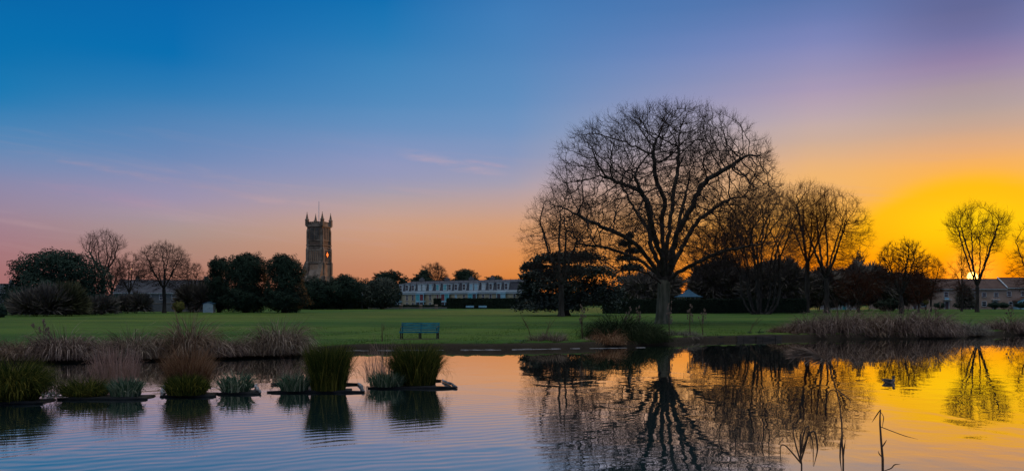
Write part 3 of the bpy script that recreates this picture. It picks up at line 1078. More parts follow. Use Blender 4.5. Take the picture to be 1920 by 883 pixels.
# ---- church tower
DT = 430.0
ctr = P(598, DT)
tw = thing('church_tower', 'tall stone church tower with four pinnacles and a flagpole rising above the dark trees', 'church', (ctr[0], DT, 0.9), R(-16.5))
hs = 4.25   # half side
zp = wz(425, DT) - 0.9     # parapet base
zs = wz(460, DT) - 0.9     # string course
zm = wz(493, DT) - 0.9
b_ = MB()
b_.box(-hs - 0.35, hs + 0.35, -hs - 0.35, hs + 0.35, 0, zm)
b_.box(-hs, hs, -hs, hs, zm, zp)
b_.build('wall', M['stone'], tw)
for zc, ex in ((zm - 0.35, 0.55), (zs - 0.4, 0.42), (zs - 1.6, 0.30), (zp - 0.35, 0.40), (zs + 2.0, 0.22)):
    MB().box(-hs - ex, hs + ex, -hs - ex, hs + ex, zc, zc + 0.5).build('string_course', M['stone_pale'], tw)
# parapet with merlons
pp = MB()
t_ = 0.4
for sgn in (-1, 1):
    pp.box(-hs, hs, sgn * hs - t_ / 2, sgn * hs + t_ / 2, zp + 0.155, zp + 1.3)
    pp.box(sgn * hs - t_ / 2 + 0.003, sgn * hs + t_ / 2 - 0.003, -hs + t_ / 2 + 0.003, hs - t_ / 2 - 0.003, zp + 0.153, zp + 1.297)
    for k in range(7):
        u0 = -hs + 1.05 + k * (2 * hs - 2.1) / 6
        pp.box(u0 - 0.4, u0 + 0.4, sgn * hs - t_ / 2 + 0.01, sgn * hs + t_ / 2 - 0.01, zp + 1.3, zp + 2.2)
        pp.box(sgn * hs - t_ / 2 + 0.01, sgn * hs + t_ / 2 - 0.01, u0 - 0.4, u0 + 0.4, zp + 1.3, zp + 2.2)
pp.build('parapet', M['stone_pale'], tw)
for sx_ in (-1, 1):
    for sy_ in (-1, 1):
        pn = MB()
        cx_, cy_ = sx_ * hs, sy_ * hs
        pn.box(cx_ - 0.7, cx_ + 0.7, cy_ - 0.7, cy_ + 0.7, zp + 0.1, zp + 3.1)
        pn.frustum(cx_ - 0.88, cx_ + 0.88, cy_ - 0.88, cy_ + 0.88, zp + 3.1, cx_ - 0.5, cx_ + 0.5, cy_ - 0.5, cy_ + 0.5, zp + 3.7)
        pn.frustum(cx_ - 0.5, cx_ + 0.5, cy_ - 0.5, cy_ + 0.5, zp + 3.7, cx_ - 0.06, cx_ + 0.06, cy_ - 0.06, cy_ + 0.06, zp + 6.6)
        for k in range(4):
            zc = zp + 4.0 + k * 0.6
            e_ = 0.5 - k * 0.09
            pn.box(cx_ - e_, cx_ + e_, cy_ - 0.07, cy_ + 0.07, zc, zc + 0.2)
            pn.box(cx_ - 0.07, cx_ + 0.07, cy_ - e_, cy_ + e_, zc + 0.005, zc + 0.195)
        pn.lathe([(0.05, zp + 6.5), (0.22, zp + 6.75), (0.05, zp + 7.1)], 6, cx_, cy_)
        pn.build('pinnacle', M['stone_pale'], tw)
        # stepped corner buttresses, two to a corner
        bt = MB()
        for (ox, oy) in ((sx_, 0), (0, sy_)):
            for z0_, z1_, dp_, wd in ((0, zm - 6, 1.7, 1.3), (zm - 6, zm + 1, 1.2, 1.2), (zm + 1, zs - 1, 0.75, 1.1), (zs - 1, zp - 1.5, 0.4, 0.9)):
                if ox:
                    xa, xb = sorted((sx_ * (hs - 0.2), sx_ * (hs + dp_)))
                    ya, yb = sorted((sy_ * (hs + 0.02), sy_ * (hs - wd)))
                    X1 = sx_ * (hs + dp_ * 0.45)
                    Xa, Xb = sorted((sx_ * (hs - 0.2), X1))
                    bt.box(xa, xb, ya, yb, z0_, z1_ - 1.2)
                    bt.frustum(xa, xb, ya, yb, z1_ - 1.2, Xa, Xb, ya, yb, z1_)
                else:
                    ya, yb = sorted((sy_ * (hs - 0.2), sy_ * (hs + dp_)))
                    xa, xb = sorted((sx_ * (hs + 0.02), sx_ * (hs - wd)))
                    Ya, Yb = sorted((sy_ * (hs - 0.2), sy_ * (hs + dp_ * 0.45)))
                    bt.box(xa, xb, ya, yb, z0_, z1_ - 1.2)
                    bt.frustum(xa, xb, ya, yb, z1_ - 1.2, xa, xb, Ya, Yb, z1_)
        bt.build('buttress', M['stone_pale'], tw)
# great sloping spur buttresses of the lower stage
sp = MB()
sp.extrude_y([(-hs - 0.3, 0), (-hs - 0.3, zm + 1.0), (-hs - 1.0, zm - 0.3), (-hs - 4.6, zm - 8), (-hs - 5.6, zm - 13), (-hs - 5.6, 0)], -hs - 0.9, -hs + 1.6)
sp.extrude_x([(-hs - 0.3, 0), (-hs - 0.3, zm + 1.0), (-hs - 1.0, zm - 0.3), (-hs - 4.6, zm - 8), (-hs - 5.6, zm - 13), (-hs - 5.6, 0)], hs - 1.5, hs + 0.95)
sp.extrude_x([(-hs - 0.35, 0), (-hs - 0.35, zm - 3), (-hs - 4.4, zm - 12), (-hs - 4.4, 0)], -hs + 1.62, hs - 1.52)
sp.build('spur_buttress', M['stone_pale'], tw)


def arch_pts(cx, z0, z1, hw):
    pts = [(cx - hw, z0), (cx + hw, z0)]
    for k in range(7):
        a = pi * k / 6
        pts.append((cx + hw * cos(a), z1 - hw * 1.1 + hw * 1.1 * sin(a)))
    return pts


for face in (0, 1):
    # belfry windows on the two visible faces: dark louvred twin lights in a stone frame
    for cx_ in (-1.35, 1.35):
        zb0, zb1 = zs + 2.9, zp - 0.9
        fm, lv = MB(), MB()
        A = arch_pts(cx_, zb0 - 0.2, zb1 + 0.25, 1.2)
        B = arch_pts(cx_, zb0, zb1, 0.95)
        C2 = [MB(), MB()]
        if face == 0:
            fm.extrude_y(A, -hs - 0.14, -hs + 0.1)
            lv.extrude_y(B, -hs - 0.17, -hs)
            lv2 = MB().box(cx_ - 0.09, cx_ + 0.09, -hs - 0.26, -hs - 0.1, zb0, zb1 - 0.1)
            for q in range(6):
                zq = zb0 + 0.5 + q * (zb1 - zb0 - 1.4) / 6
                lv2.box(cx_ - 0.85, cx_ + 0.85, -hs - 0.22, -hs - 0.1, zq, zq + 0.16)
        else:
            fm.extrude_x([(y_, z_) for y_, z_ in A], hs - 0.1, hs + 0.14)
            lv.extrude_x([(y_, z_) for y_, z_ in B], hs, hs + 0.17)
            lv2 = MB().box(hs + 0.1, hs + 0.26, cx_ - 0.09, cx_ + 0.09, zb0, zb1 - 0.1)
            for q in range(6):
                zq = zb0 + 0.5 + q * (zb1 - zb0 - 1.4) / 6
                lv2.box(hs + 0.1, hs + 0.22, cx_ - 0.85, cx_ + 0.85, zq, zq + 0.16)
        o = fm.build('belfry_window', M['stone_pale'], tw)
        lv.build('opening', M['louvre'], o)
        lv2.build('louvre', M['stone_pale'], o)
    # blind arcade of tall panels
    zb0, zb1 = zm + 0.5, zs - 2.2
    pan, rib = MB(), MB()
    if face == 0:
        pan.box(-3.3, 3.3, -hs - 0.10, -hs, zb0, zb1)
        for k in range(7):
            u = -3.3 + k * 1.1
            rib.box(u - 0.16, u + 0.16, -hs - 0.32, -hs - 0.05, zb0, zb1 - 0.6)
        rib.box(-3.5, 3.5, -hs - 0.30, -hs - 0.06, zb1 - 0.6, zb1 + 0.2)
        rib.box(-3.5, 3.5, -hs - 0.31, -hs - 0.06, zb0 - 0.3, zb0 - 0.003)
        low = MB().box(-2.4, 2.4, -hs - 0.55, -hs - 0.3, zm - 10, zm - 1.0)
    else:
        pan.box(hs, hs + 0.10, -3.3, 3.3, zb0, zb1)
        for k in range(7):
            u = -3.3 + k * 1.1
            rib.box(hs + 0.05, hs + 0.32, u - 0.16, u + 0.16, zb0, zb1 - 0.6)
        rib.box(hs + 0.06, hs + 0.30, -3.5, 3.5, zb1 - 0.6, zb1 + 0.2)
        rib.box(hs + 0.06, hs + 0.31, -3.5, 3.5, zb0 - 0.3, zb0 - 0.003)
        low = MB().box(hs + 0.3, hs + 0.55, -2.4, 2.4, zm - 10, zm - 1.0)
    o = rib.build('arcade', M['stone_pale'], tw)
    pan.build('panel', M['stone_warm'], o)
    low.build('panel', M['stone_warm'], tw)
# diamond clock dial on the right-hand face
zc = wz(478, DT) - 0.9
cl = MB()
ring = [(1.25 * cos(a), zc + 1.55 * sin(a)) for a in (0, pi / 2, pi, 3 * pi / 2)]
cl.extrude_x(ring, hs + 0.30, hs + 0.46)
o = cl.build('clock', M['louvre'], tw)
hd = MB()
hd.extrude_x([(y_ * 0.86, zc + (z_ - zc) * 0.86) for y_, z_ in ring], hs + 0.46, hs + 0.505)
for k in range(12):
    a = k * pi / 6
    hd.box(hs + 0.46, hs + 0.52, 0.72 * cos(a) - 0.1, 0.72 * cos(a) + 0.1, zc + 0.8 * sin(a) - 0.12, zc + 0.8 * sin(a) + 0.12)
hd.box(hs + 0.462, hs + 0.53, -0.07, 0.07, zc - 0.1, zc + 0.65)
hd.box(hs + 0.464, hs + 0.54, -0.45, 0.1, zc - 0.08, zc + 0.06)
hd.build('numeral_ring', M['gold'], o)
fp = MB().lathe([(0.20, zp), (0.18, zp + 8), (0.14, wz(379, DT) - 0.9), ], 8)
fp.lathe([(0.03, wz(379, DT) - 0.9), (0.2, wz(378, DT) - 0.9), (0.03, wz(377, DT) - 0.9)], 8)
fp.build('flagpole', M['lamp_white'], tw)

# ---- long mansard terrace of flats
aL, aR = P(747, 305), P(978, 272)
ang_ = atan2(aR[1] - aL[1], aR[0] - aL[0])
LEN = sqrt((aR[0] - aL[0]) ** 2 + (aR[1] - aL[1]) ** 2)
fl = thing('mansard_terrace', 'long low cream stone terrace with slate mansard roof and a row of white dormers', 'building', (aL[0], aL[1], aL[2]), ang_)
zc_ = wz(549, 300) - aL[2]      # cornice
zr_ = wz(534, 300) - aL[2]      # mansard break
zt_ = wz(529, 300) - aL[2]
fw = MB()
fw.box(0, LEN, 0, 10, -0.5, zc_)
fw.build('wall', M['ashlar'], fl)
MB().box(-0.45, LEN + 0.45, -0.5, 10.4, zc_, zc_ + 0.55).box(-0.3, LEN + 0.3, -0.3, 10.2, zc_ - 0.5, zc_ - 0.003).build('cornice', M['white_paint'], fl)
rf = MB()
rf.frustum(0, LEN, 0.1, 9.9, zc_ + 0.55, 0.6, LEN - 0.6, 1.0, 9.0, zr_ + 0.4)
rf.frustum(0.3, LEN - 0.3, 0.8, 9.2, zr_ + 0.4, 2.5, LEN - 2.5, 4.4, 5.6, zt_ + 0.4)
ro = rf.build('roof', M['slate'], fl)
for u in (7, 19, 30, 39):
    MB().box(u - 0.8, u + 0.8, 4.2, 5.3, zt_ - 0.3, zt_ + 1.3).box(u - 0.5, u - 0.2, 4.6, 4.9, zt_ + 1.3, zt_ + 1.8).box(u + 0.2, u + 0.5, 4.6, 4.9, zt_ + 1.3, zt_ + 1.8).build('chimney', M['rubble'], ro)
rail = MB()
for u in np.arange(1, LEN, 2.2):
    rail.box(u - 0.03, u + 0.03, 1.2, 1.26, zr_ + 0.3, zr_ + 1.5)
rail.box(1, LEN - 1, 1.19, 1.27, zr_ + 1.44, zr_ + 1.5)
rail.box(1, LEN - 1, 1.195, 1.265, zr_ + 1.0, zr_ + 1.05)
rail.build('roof_rail', M['iron'], fl)
sL_ = LEN / 230.0            # metres of facade per photo pixel
dorm = [(752, 1, 'pane'), (765, 1, 'pane'), (777, 1, 'pane'), (790, 1.1, 'white_paint'), (799, 1.1, 'white_paint'), (812, 1, 'blue_paint'), (826, 1.05, 'teal_cloth'),
        (840, 1.15, 'teal_cloth'), (849, 1, 'pane'), (861, 1, 'pane'), (876, 1, 'pane'), (889, 1.1, 'blue_paint'), (898, 1.1, 'blue_paint'), (911, 1, 'white_paint'), (924, 1, 'pane'), (938, 1, 'pane'), (951, 1, 'pane')]
for px_, wq, pn_ in dorm:
    u = (px_ - 747) * sL_
    hw = 0.62 * wq
    zd0, zd1 = zc_ + 0.75, zr_ + 0.1
    db = MB().box(u - hw - 0.15, u + hw + 0.15, 0.05, 1.6, zd0 - 0.1, zd1)
    db.box(u - hw - 0.3, u + hw + 0.3, -0.1, 1.6, zd1, zd1 + 0.16)
    o = db.build('dormer', M['white_paint'], fl)
    fo = window(o, u, zd0 + 0.05, hw * 2, zd1 - zd0 - 0.2, 0.0, 'white_paint', pn_)
    # keep the depth at thing > part > sub-part: the glass goes beside its frame
    for chd in list(fo.children):
        chd.parent = o
zu0, zu1 = wz(563, 300) - aL[2], wz(552.5, 300) - aL[2]
zl0, zl1 = 0.2, wz(567, 300) - aL[2]
for px_, pn_, fr_ in [(765, 'pane', 'white_paint'), (777, 'pane', 'white_paint'), (811.5, 'pane', 'white_paint'), (826, 'red_cloth', 'white_paint'), (861, 'blue_paint', 'white_paint'),
                      (876, 'pane', 'white_paint'), (911, 'pane', 'white_paint'), (924, 'pane', 'white_paint'), (965, 'pane', 'white_paint')]:
    u = (px_ - 747) * sL_
    window(fl, u, zu0, 0.95, zu1 - zu0, 0.0, fr_, pn_, sill=True)
    window(fl, u, zl0, 0.95, zl1 - zl0, 0.0, fr_, 'pane', sill=True)
for px0, px1, p1, p2 in [(745, 754, 'blue_paint', 'pane'), (787, 802, 'teal_cloth', 'red_cloth'), (836, 851, 'red_cloth', 'teal_cloth'), (887, 902, 'teal_cloth', 'pane'), (938, 952, 'pane', 'blue_paint')]:
    u0, u1 = (px0 - 747) * sL_, (px1 - 747) * sL_
    bw = MB()
    bw.box(u0 - 0.1, u1 + 0.1, -1.1, 0, zl1 + 0.1, zu0 - 0.15)
    bw.box(u0 - 0.1, u1 + 0.1, -1.1, 0, zu1 + 0.1, zu1 + 0.5)
    bw.box(u0 - 0.08, u1 + 0.08, -1.05, 0, -0.4, 0.3)
    for uu in (u0, (u0 + u1) / 2, u1):
        bw.box(uu - 0.1, uu + 0.1, -1.05, -0.8, 0.3, zl1 + 0.1)
        bw.box(uu - 0.1, uu + 0.1, -1.05, -0.8, zu0 - 0.15, zu1 + 0.1)
    o = bw.build('bay_window', M['blue_paint'], fl)
    um = (u0 + u1) / 2
    MB().box(u0 + 0.1, um - 0.1, -0.95, -0.85, zu0 - 0.15, zu1 + 0.1).build('pane', M[p1], o)
    MB().box(um + 0.1, u1 - 0.1, -0.95, -0.85, zu0 - 0.15, zu1 + 0.1).build('pane', M[p2], o)
    MB().box(u0 + 0.1, um - 0.1, -0.95, -0.85, 0.3, zl1 + 0.1).build('pane', M['pane'], o)
    MB().box(um + 0.1, u1 - 0.1, -0.95, -0.85, 0.3, zl1 + 0.1).build('pane', M['pane'], o)

# ---- plain gabled houses
def gable_house(label, name, loc, rz, W_, Dp, ze, zr, wall, roof, wins, doors=(), group=None, chim=(), verge=False, cat='house'):
    hroot = thing(name, label, cat, loc, rz, group)
    wl = MB().box(0, W_, 0, Dp, -0.5, ze)
    wl.extrude_x([(0.0, ze), (Dp, ze), (Dp / 2, zr - 0.1)], 0.02, W_ - 0.02)
    wl.build('wall', M[wall], hroot)
    rf_ = MB()
    ov = 0.35
    sl = (zr - ze) / (Dp / 2)
    rf_.extrude_x([(-ov, ze - ov * sl), (Dp / 2, zr), (Dp / 2, zr + 0.18), (-ov, ze - ov * sl + 0.18)], 0.0, W_)
    rf_.extrude_x([(Dp / 2, zr), (Dp + ov, ze - ov * sl), (Dp + ov, ze - ov * sl + 0.18), (Dp / 2, zr + 0.18)], 0.0, W_)
    rf_.extrude_x([(Dp / 2 - 0.15, zr + 0.16), (Dp / 2 + 0.15, zr + 0.16), (Dp / 2, zr + 0.30)], 0.0, W_)
    rfo = rf_.build('roof', M[roof], hroot)
    MB().box(0.02, W_ - 0.02, -ov - 0.10, -ov + 0.02, ze - ov * sl - 0.08, ze - ov * sl + 0.06).build('gutter', M['white_paint'], hroot)
    if verge:
        MB().extrude_x([(-ov - 0.05, ze - ov * sl - 0.05), (Dp / 2, zr + 0.1), (Dp / 2, zr + 0.42), (-ov - 0.05, ze - ov * sl + 0.27)], -0.16, -0.003).build('verge', M['white_paint'], hroot)
    for cx_ in chim:
        MB().box(cx_ - 0.45, cx_ + 0.45, Dp / 2 - 0.4, Dp / 2 + 0.4, zr - 0.5, zr + 1.3).build('chimney', M[wall], rfo)
    for (x, z, w_, h_, fr, pn_) in wins:
        window(hroot, x, z, w_, h_, 0.0, fr, pn_, sill=True)
    for (x, w_, mt) in doors:
        dmb = MB().box(x - w_ / 2 - 0.12, x - w_ / 2, -0.08, 0.04, 0, 2.25).box(x + w_ / 2, x + w_ / 2 + 0.12, -0.08, 0.04, 0, 2.25)
        dmb.box(x - w_ / 2, x + w_ / 2, -0.078, 0.04, 2.1, 2.25).box(x - w_ / 2 - 0.5, x + w_ / 2 + 0.5, -0.9, 0.02, 2.55, 2.7)
        dfo = dmb.build('door_frame', M['white_paint'], hroot)
        MB().box(x - w_ / 2, x + w_ / 2, -0.05, 0.03, 0.02, 2.1).build('door', M[mt], dfo)
    return hroot


DH = 235.0
base = P(1824, DH)
hp = DH / F
zE, zR_ = wz(541, DH) - base[2], wz(523.5, DH) - base[2]
hx0 = [1655, 1700, 1744, 1790, 1839, 1888, 1937, 1986]
hl = ['pale brick terraced house furthest left, mostly hidden behind bare trees',
      'brick terraced house left of the one with the dark front door, seen through bare branches',
      'brick terraced house with dark front door and pale blue panel above it',
      'brick terraced house with white bay window under the setting sun',
      'brick terraced house with a low white window and white door right of the sun',
      'brick terraced house with white roof verge and blue lean-to porch',
      'brick terraced house with plain front at the right picture edge']
hw = [[(1.6, 3.6, 1.2, 1.3, 'white_paint', 'pane'), (4.6, 3.6, 1.2, 1.3, 'white_paint', 'pane'), (1.8, 0.9, 1.5, 1.3, 'white_paint', 'pane')],
      [(1.8, 3.6, 1.3, 1.3, 'white_paint', 'pane'), (4.8, 3.6, 1.2, 1.3, 'white_paint', 'blue_paint'), (4.6, 0.7, 1.3, 1.6, 'blue_paint', 'pane')],
      [(4.4, 3.3, 1.2, 1.5, 'white_paint', 'pane')],
      [(1.2, 3.4, 1.1, 1.2, 'white_paint', 'red_cloth'), (5.4, 3.4, 1.2, 1.3, 'white_paint', 'pane'), (1.4, 0.9, 1.9, 1.5, 'white_paint', 'pane')],
      [(0.9, 3.4, 1.2, 1.2, 'white_paint', 'pane'), (4.2, 3.4, 1.2, 1.2, 'white_paint', 'pane'), (0.9, 0.8, 1.3, 1.4, 'white_paint', 'pane')],
      [(0.6, 3.6, 1.2, 1.3, 'white_paint', 'pane'), (4.5, 3.6, 1.2, 1.3, 'white_paint', 'pane'), (0.4 + 0.6, 0.6, 1.0, 1.5, 'white_paint', 'pane')],
      [(1.4, 3.6, 1.2, 1.3, 'white_paint', 'pane'), (5.0, 3.6, 1.2, 1.3, 'white_paint', 'pane')]]
hd_ = [[(4.4, 0.95, 'door_dark')], [(2.3, 0.95, 'door_dark')], [(4.6, 1.0, 'door_dark')], [(5.2, 0.95, 'door_dark')], [(3.9, 0.95, 'door_dark')], [], [(3.0, 0.95, 'door_dark')]]
for i in range(7):
    x0, x1 = wx(hx0[i], DH), wx(hx0[i + 1], DH)
    dz_ = (0.0, 0, 0, 0, 0, 0.35, 0.35)[i]
    o = gable_house(hl[i], 'terraced_house', (x0, DH, base[2]), 0, x1 - x0 - 0.01, 9.0, zE + dz_, zR_ + dz_, 'house_brick', 'brown_tile', hw[i], hd_[i],
                    'brick terraced houses at the right', (), verge=(i == 5))
    if i == 2:
        MB().box(4.0, 5.2, -0.055, 0.02, 2.72, 3.25).build('panel', M['blue_paint'], o)
    if i == 5:
        # lean-to porch
        pr = MB()
        pr.box(1.7, 4.3, -2.2, -0.003, -0.4, 0.7)
        pr.box(1.7, 1.85, -2.2, -2.05, 0.7, 2.2).box(4.15, 4.3, -2.2, -2.05, 0.7, 2.2).box(2.9, 3.05, -2.2, -2.05, 0.7, 2.2)
        pr.extrude_y([(1.7, 2.2), (4.3, 2.2), (4.3, 3.2)], -2.19, -2.05)
        por = pr.build('porch', M['blue_paint'], o)
        MB().box(1.85, 2.9, -2.15, -2.1, 0.7, 2.2).build('pane', M['teal_cloth'], por)
        MB().box(3.05, 4.15, -2.15, -2.1, 0.7, 2.2).build('pane', M['pane'], por)
        MB().extrude_y([(1.4, 2.15), (4.4, 3.3), (4.4, 3.45), (1.4, 2.3)], -2.4, -0.01).build('porch_roof', M['brown_tile'], por)
# houses off the right edge close the row and keep the low sun off the lawn
# small pale house glimpsed between the trunks right of the long hedge
hh_ = P(1556, 225)
gable_house('small pale rendered house glimpsed between trunks right of the long hedge', 'rendered_house', hh_, 0, 7.5, 7, 2.9, 5.0, 'render_wall', 'slate',
            [(1.5, 0.8, 1.2, 1.3, 'white_paint', 'pane'), (6.0, 0.8, 1.2, 1.3, 'white_paint', 'pane')], [(3.8, 0.95, 'teal_cloth')], None, (6.4,))
# long slate-roofed building behind the left-hand trees
lb0 = P(212, 236)
gable_house('long building with dark slate roof behind the bare trees on the left', 'long_building', lb0, R(2), 29.5, 9, wz(548, 236) - lb0[2], wz(525.5, 236) - lb0[2], 'rubble', 'slate',
            [(3 + 3.4 * k, wz(562, 236) - lb0[2], 1.2, 1.5, 'white_paint', 'pane') for k in range(8)], [], None, (5.0, 24.0), cat='building')
cb0 = P(-30, 215)
gable_house('house at the left edge with only its chimney above the hedge line', 'house', cb0, 0, 6.5, 8, 4.5, wz(533, 215) - cb0[2], 'rubble', 'slate', [(2, 2.0, 1.2, 1.3, 'white_paint', 'pane')], [], None, (4.7,))
rb0 = P(934, 330)
gable_house('brown roofed building rising behind the right end of the cream terrace', 'back_building', rb0, R(-6), 12.5, 9, wz(538, 330) - rb0[2], wz(527.5, 330) - rb0[2], 'house_brick', 'brown_tile',
            [(3, 4.0, 1.2, 1.4, 'white_paint', 'pane'), (8, 4.0, 1.2, 1.4, 'white_paint', 'pane')], [], None, (), cat='building')

# pale shed on the left
sh = thing('garden_shed', 'pale blue grey shed at the left foot of the clipped dark evergreens', 'shed', P(390, 172), R(4))
MB().box(-1.0, 1.0, 0, 1.8, 0, 1.75).extrude_y([(-1.0, 1.75), (1.0, 1.75), (0.0, 2.15)], 0.02, 1.78).build('wall', M['shed'], sh)
MB().extrude_y([(-1.15, 1.72), (0, 2.17), (0, 2.25), (-1.15, 1.80)], -0.12, 1.92).extrude_y([(0, 2.17), (1.15, 1.72), (1.15, 1.80), (0, 2.25)], -0.12, 1.92).build('roof', M['zinc'], sh)
do = MB().box(-0.4, 0.4, -0.05, -0.003, 0.05, 1.65).build('door', M['shed'], sh)
MB().box(0.25, 0.32, -0.09, -0.05, 0.8, 0.95).build('handle', M['iron'], do)

# boundary wall in front of the slate building
s0, s1 = P(232, 190), P(382, 182)
bw = thing('boundary_wall', 'grey rubble stone boundary wall below the slate building on the left', 'wall', (s0[0], s0[1], s0[2]), atan2(s1[1] - s0[1], s1[0] - s0[0]))
Lw = sqrt((s1[0] - s0[0]) ** 2 + (s1[1] - s0[1]) ** 2)
MB().box(0, Lw, 0, 0.4, -0.3, 1.7).build('wall', M['rubble'], bw)
MB().box(-0.04, Lw + 0.04, -0.06, 0.46, 1.7, 1.84).build('coping', M['stone_pale'], bw)

# bandstand roof
bs = thing('bandstand', 'bandstand with a swept pale blue pointed roof behind the long dark hedge', 'bandstand', P(1291, 178), 0)
zE_, zA_ = wz(557, 178) - bs.location[2], wz(543, 178) - bs.location[2]
rB = 27 / F * 178
MB().lathe([(rB, zE_), (rB * 1.0, zE_ + 0.08), (rB * 0.72, zE_ + 0.34), (rB * 0.42, zE_ + 0.80), (rB * 0.2, zE_ + 1.25), (rB * 0.09, zA_), (0.02, zA_ + 0.05)], 8, ph=pi / 8).build('roof', M['zinc'], bs)
MB().lathe([(0.07, zA_), (0.14, zA_ + 0.15), (0.05, zA_ + 0.3), (0.02, zA_ + 0.55)], 8).build('finial', M['iron'], bs)
MB().lathe([(rB * 0.85, -0.2), (rB * 0.85, 0.7), (rB * 0.8, 0.72)], 8, ph=pi / 8).build('plinth', M['stone_pale'], bs)
for k in range(8):
    a = pi / 8 + k * pi / 4
    MB().lathe([(0.09, 0.7), (0.06, 0.9), (0.06, zE_ - 0.1), (0.12, zE_ - 0.003)], 8, rB * 0.78 * cos(a), rB * 0.78 * sin(a)).build('post', M['white_paint'], bs)


# ------------------------------------------------------------------ hedges and low walls
def hedge(label, px0, px1, d0, d1, top, thick, seed, group=None, size=0.32, top1=None, dens=26):
    rg = np.random.default_rng(seed)
    a, b_ = P(px0, d0), P(px1, d1)
    L = sqrt((b_[0] - a[0]) ** 2 + (b_[1] - a[1]) ** 2)
    H0 = wz(top, d0) - a[2]
    H1 = wz(top1 if top1 else top, d1) - a[2]
    n = int(dens * (L * 2.2 * max(H0, H1) + L * thick * 2))
    # leaves on the box skin
    u = rg.uniform(0, L, n)
    Hh = H0 + (H1 - H0) * u / L
    f = rg.random(n)
    y = np.where(f < 0.55, rg.normal(0, 0.07, n), rg.uniform(0, thick, n))
    z = np.where(f < 0.55, rg.uniform(0, 1, n) * Hh, Hh + rg.normal(0, 0.045, n))
    en = rg.random(n) < 0.06
    u = np.where(en, np.where(rg.random(n) < 0.5, rg.normal(0, 0.06, n), L + rg.normal(0, 0.06, n)), u)
    z = np.where(en, rg.uniform(0, 1, n) * Hh, z)
    y = np.where(en, rg.uniform(0, thick, n), y)
    z += 0.05 * np.sin(u * 1.3) + 0.03 * np.sin(u * 3.7)
    C = np.stack([u, y, np.maximum(z, 0.05)], 1)
    nr = unit(rg.normal(0, 1, (n, 3)))
    ta = unit(np.cross(nr, rg.normal(0, 1, (n, 3))))
    tb = np.cross(nr, ta)
    s = size * rg.uniform(0.5, 1.2, n)[:, None] * 0.5
    V = np.stack([C - ta * s, C - tb * s * 0.6, C + ta * s, C + tb * s * 0.6], 1).reshape(-1, 3)
    root = thing('clipped_hedge', label, 'hedge', a, atan2(b_[1] - a[1], b_[0] - a[0]), group)
    mesh_np('foliage', V, [np.arange(len(V)).reshape(-1, 4)], M['hedge'], root)
    MB().frustum(0.05, L - 0.05, 0.08, thick - 0.05, -0.2, 0.05, L - 0.05, 0.08, thick - 0.05, min(H0, H1) - 0.06).build('branches', M['hedge'], root)
    return root


hedge('long clipped dark hedge behind the great bare tree, below the pointed blue roof', 1133, 1512, 158, 163, 562, 1.6, 1, top1=560.5)
hedge('clipped dark hedge in front of the right half of the cream terrace', 837, 985, 255, 250, 559.5, 1.8, 2, size=0.4, dens=16)
hedge('short squared hedge block in front of the cream terrace, beside the longer hedge', 812.5, 827, 258, 258, 560, 1.6, 3, size=0.4, dens=16)
hedge('low dark hedge between the dark evergreens and the lamp post', 562, 690, 232, 240, 565, 1.5, 4, size=0.4, dens=16)
hedge('very low hedge along the foot of the cream terrace', 690, 838, 262, 262, 571.5, 1.0, 5, size=0.35, dens=16)

# low park wall with stone piers
wa, wb_ = P(655, 244), P(838, 252)
pw_ = thing('park_wall', 'low grey wall with coping in front of the cream terrace', 'wall', wa, atan2(wb_[1] - wa[1], wb_[0] - wa[0]))
Lq = sqrt((wb_[0] - wa[0]) ** 2 + (wb_[1] - wa[1]) ** 2)
MB().box(0, Lq, 0, 0.3, -0.3, 0.45).build('wall', M['rubble'], pw_)
MB().box(-0.02, Lq + 0.02, -0.04, 0.34, 0.45, 0.55).build('coping', M['stone_pale'], pw_)
pier0 = None
for k, (px_, w_) in enumerate([(665, 0.3), (696, 0.35), (719, 0.45), (752, 0.45), (789, 0.4), (818, 0.35)]):
    loc = P(px_, 243)
    lab_ = ['squat stone pier left of the lamp post', 'stone pier just right of the lamp post', 'stone pier left of the cream terrace front',
            'broad stone pier below the left corner of the cream terrace', 'stone pier below the first tall bay of the cream terrace', 'stone pier beside the short squared hedge block'][k]
    if pier0 is None:
        pr_ = thing('stone_pier', lab_, 'pier', loc, 0, 'stone piers along the park wall')
        MB().box(-0.42, 0.42, -0.42, 0.42, -0.2, 1.0).build('shaft', M['stone_pale'], pr_)
        MB().frustum(-0.52, 0.52, -0.52, 0.52, 1.0, -0.3, 0.3, -0.3, 0.3, 1.25).build('cap', M['stone_pale'], pr_)
        pier0 = pr_
    else:
        pr_ = pier0.copy()
        COL.objects.link(pr_)
        pr_.location = loc
        pr_['label'] = lab_
        for c_ in pier0.children:
            q = c_.copy()
            COL.objects.link(q)
            q.parent = pr_
# lamp post
lp = thing('lamp_post', 'slim dark lamp post with a white lantern near the low wall', 'lamp post', P(679, 232), 0)
zl = wz(555, 232) - lp.location[2]
MB().lathe([(0.16, 0), (0.14, 0.6), (0.07, 0.75), (0.05, zl)], 10).build('post', M['iron'], lp)
o = MB().lathe([(0.08, zl), (0.26, zl + 0.12), (0.30, zl + 0.5), (0.12, zl + 0.72)], 10).build('lantern', M['lamp_white'], lp)
MB().lathe([(0.36, zl + 0.5), (0.16, zl + 0.78), (0.03, zl + 0.95)], 10).build('cap', M['iron'], o)


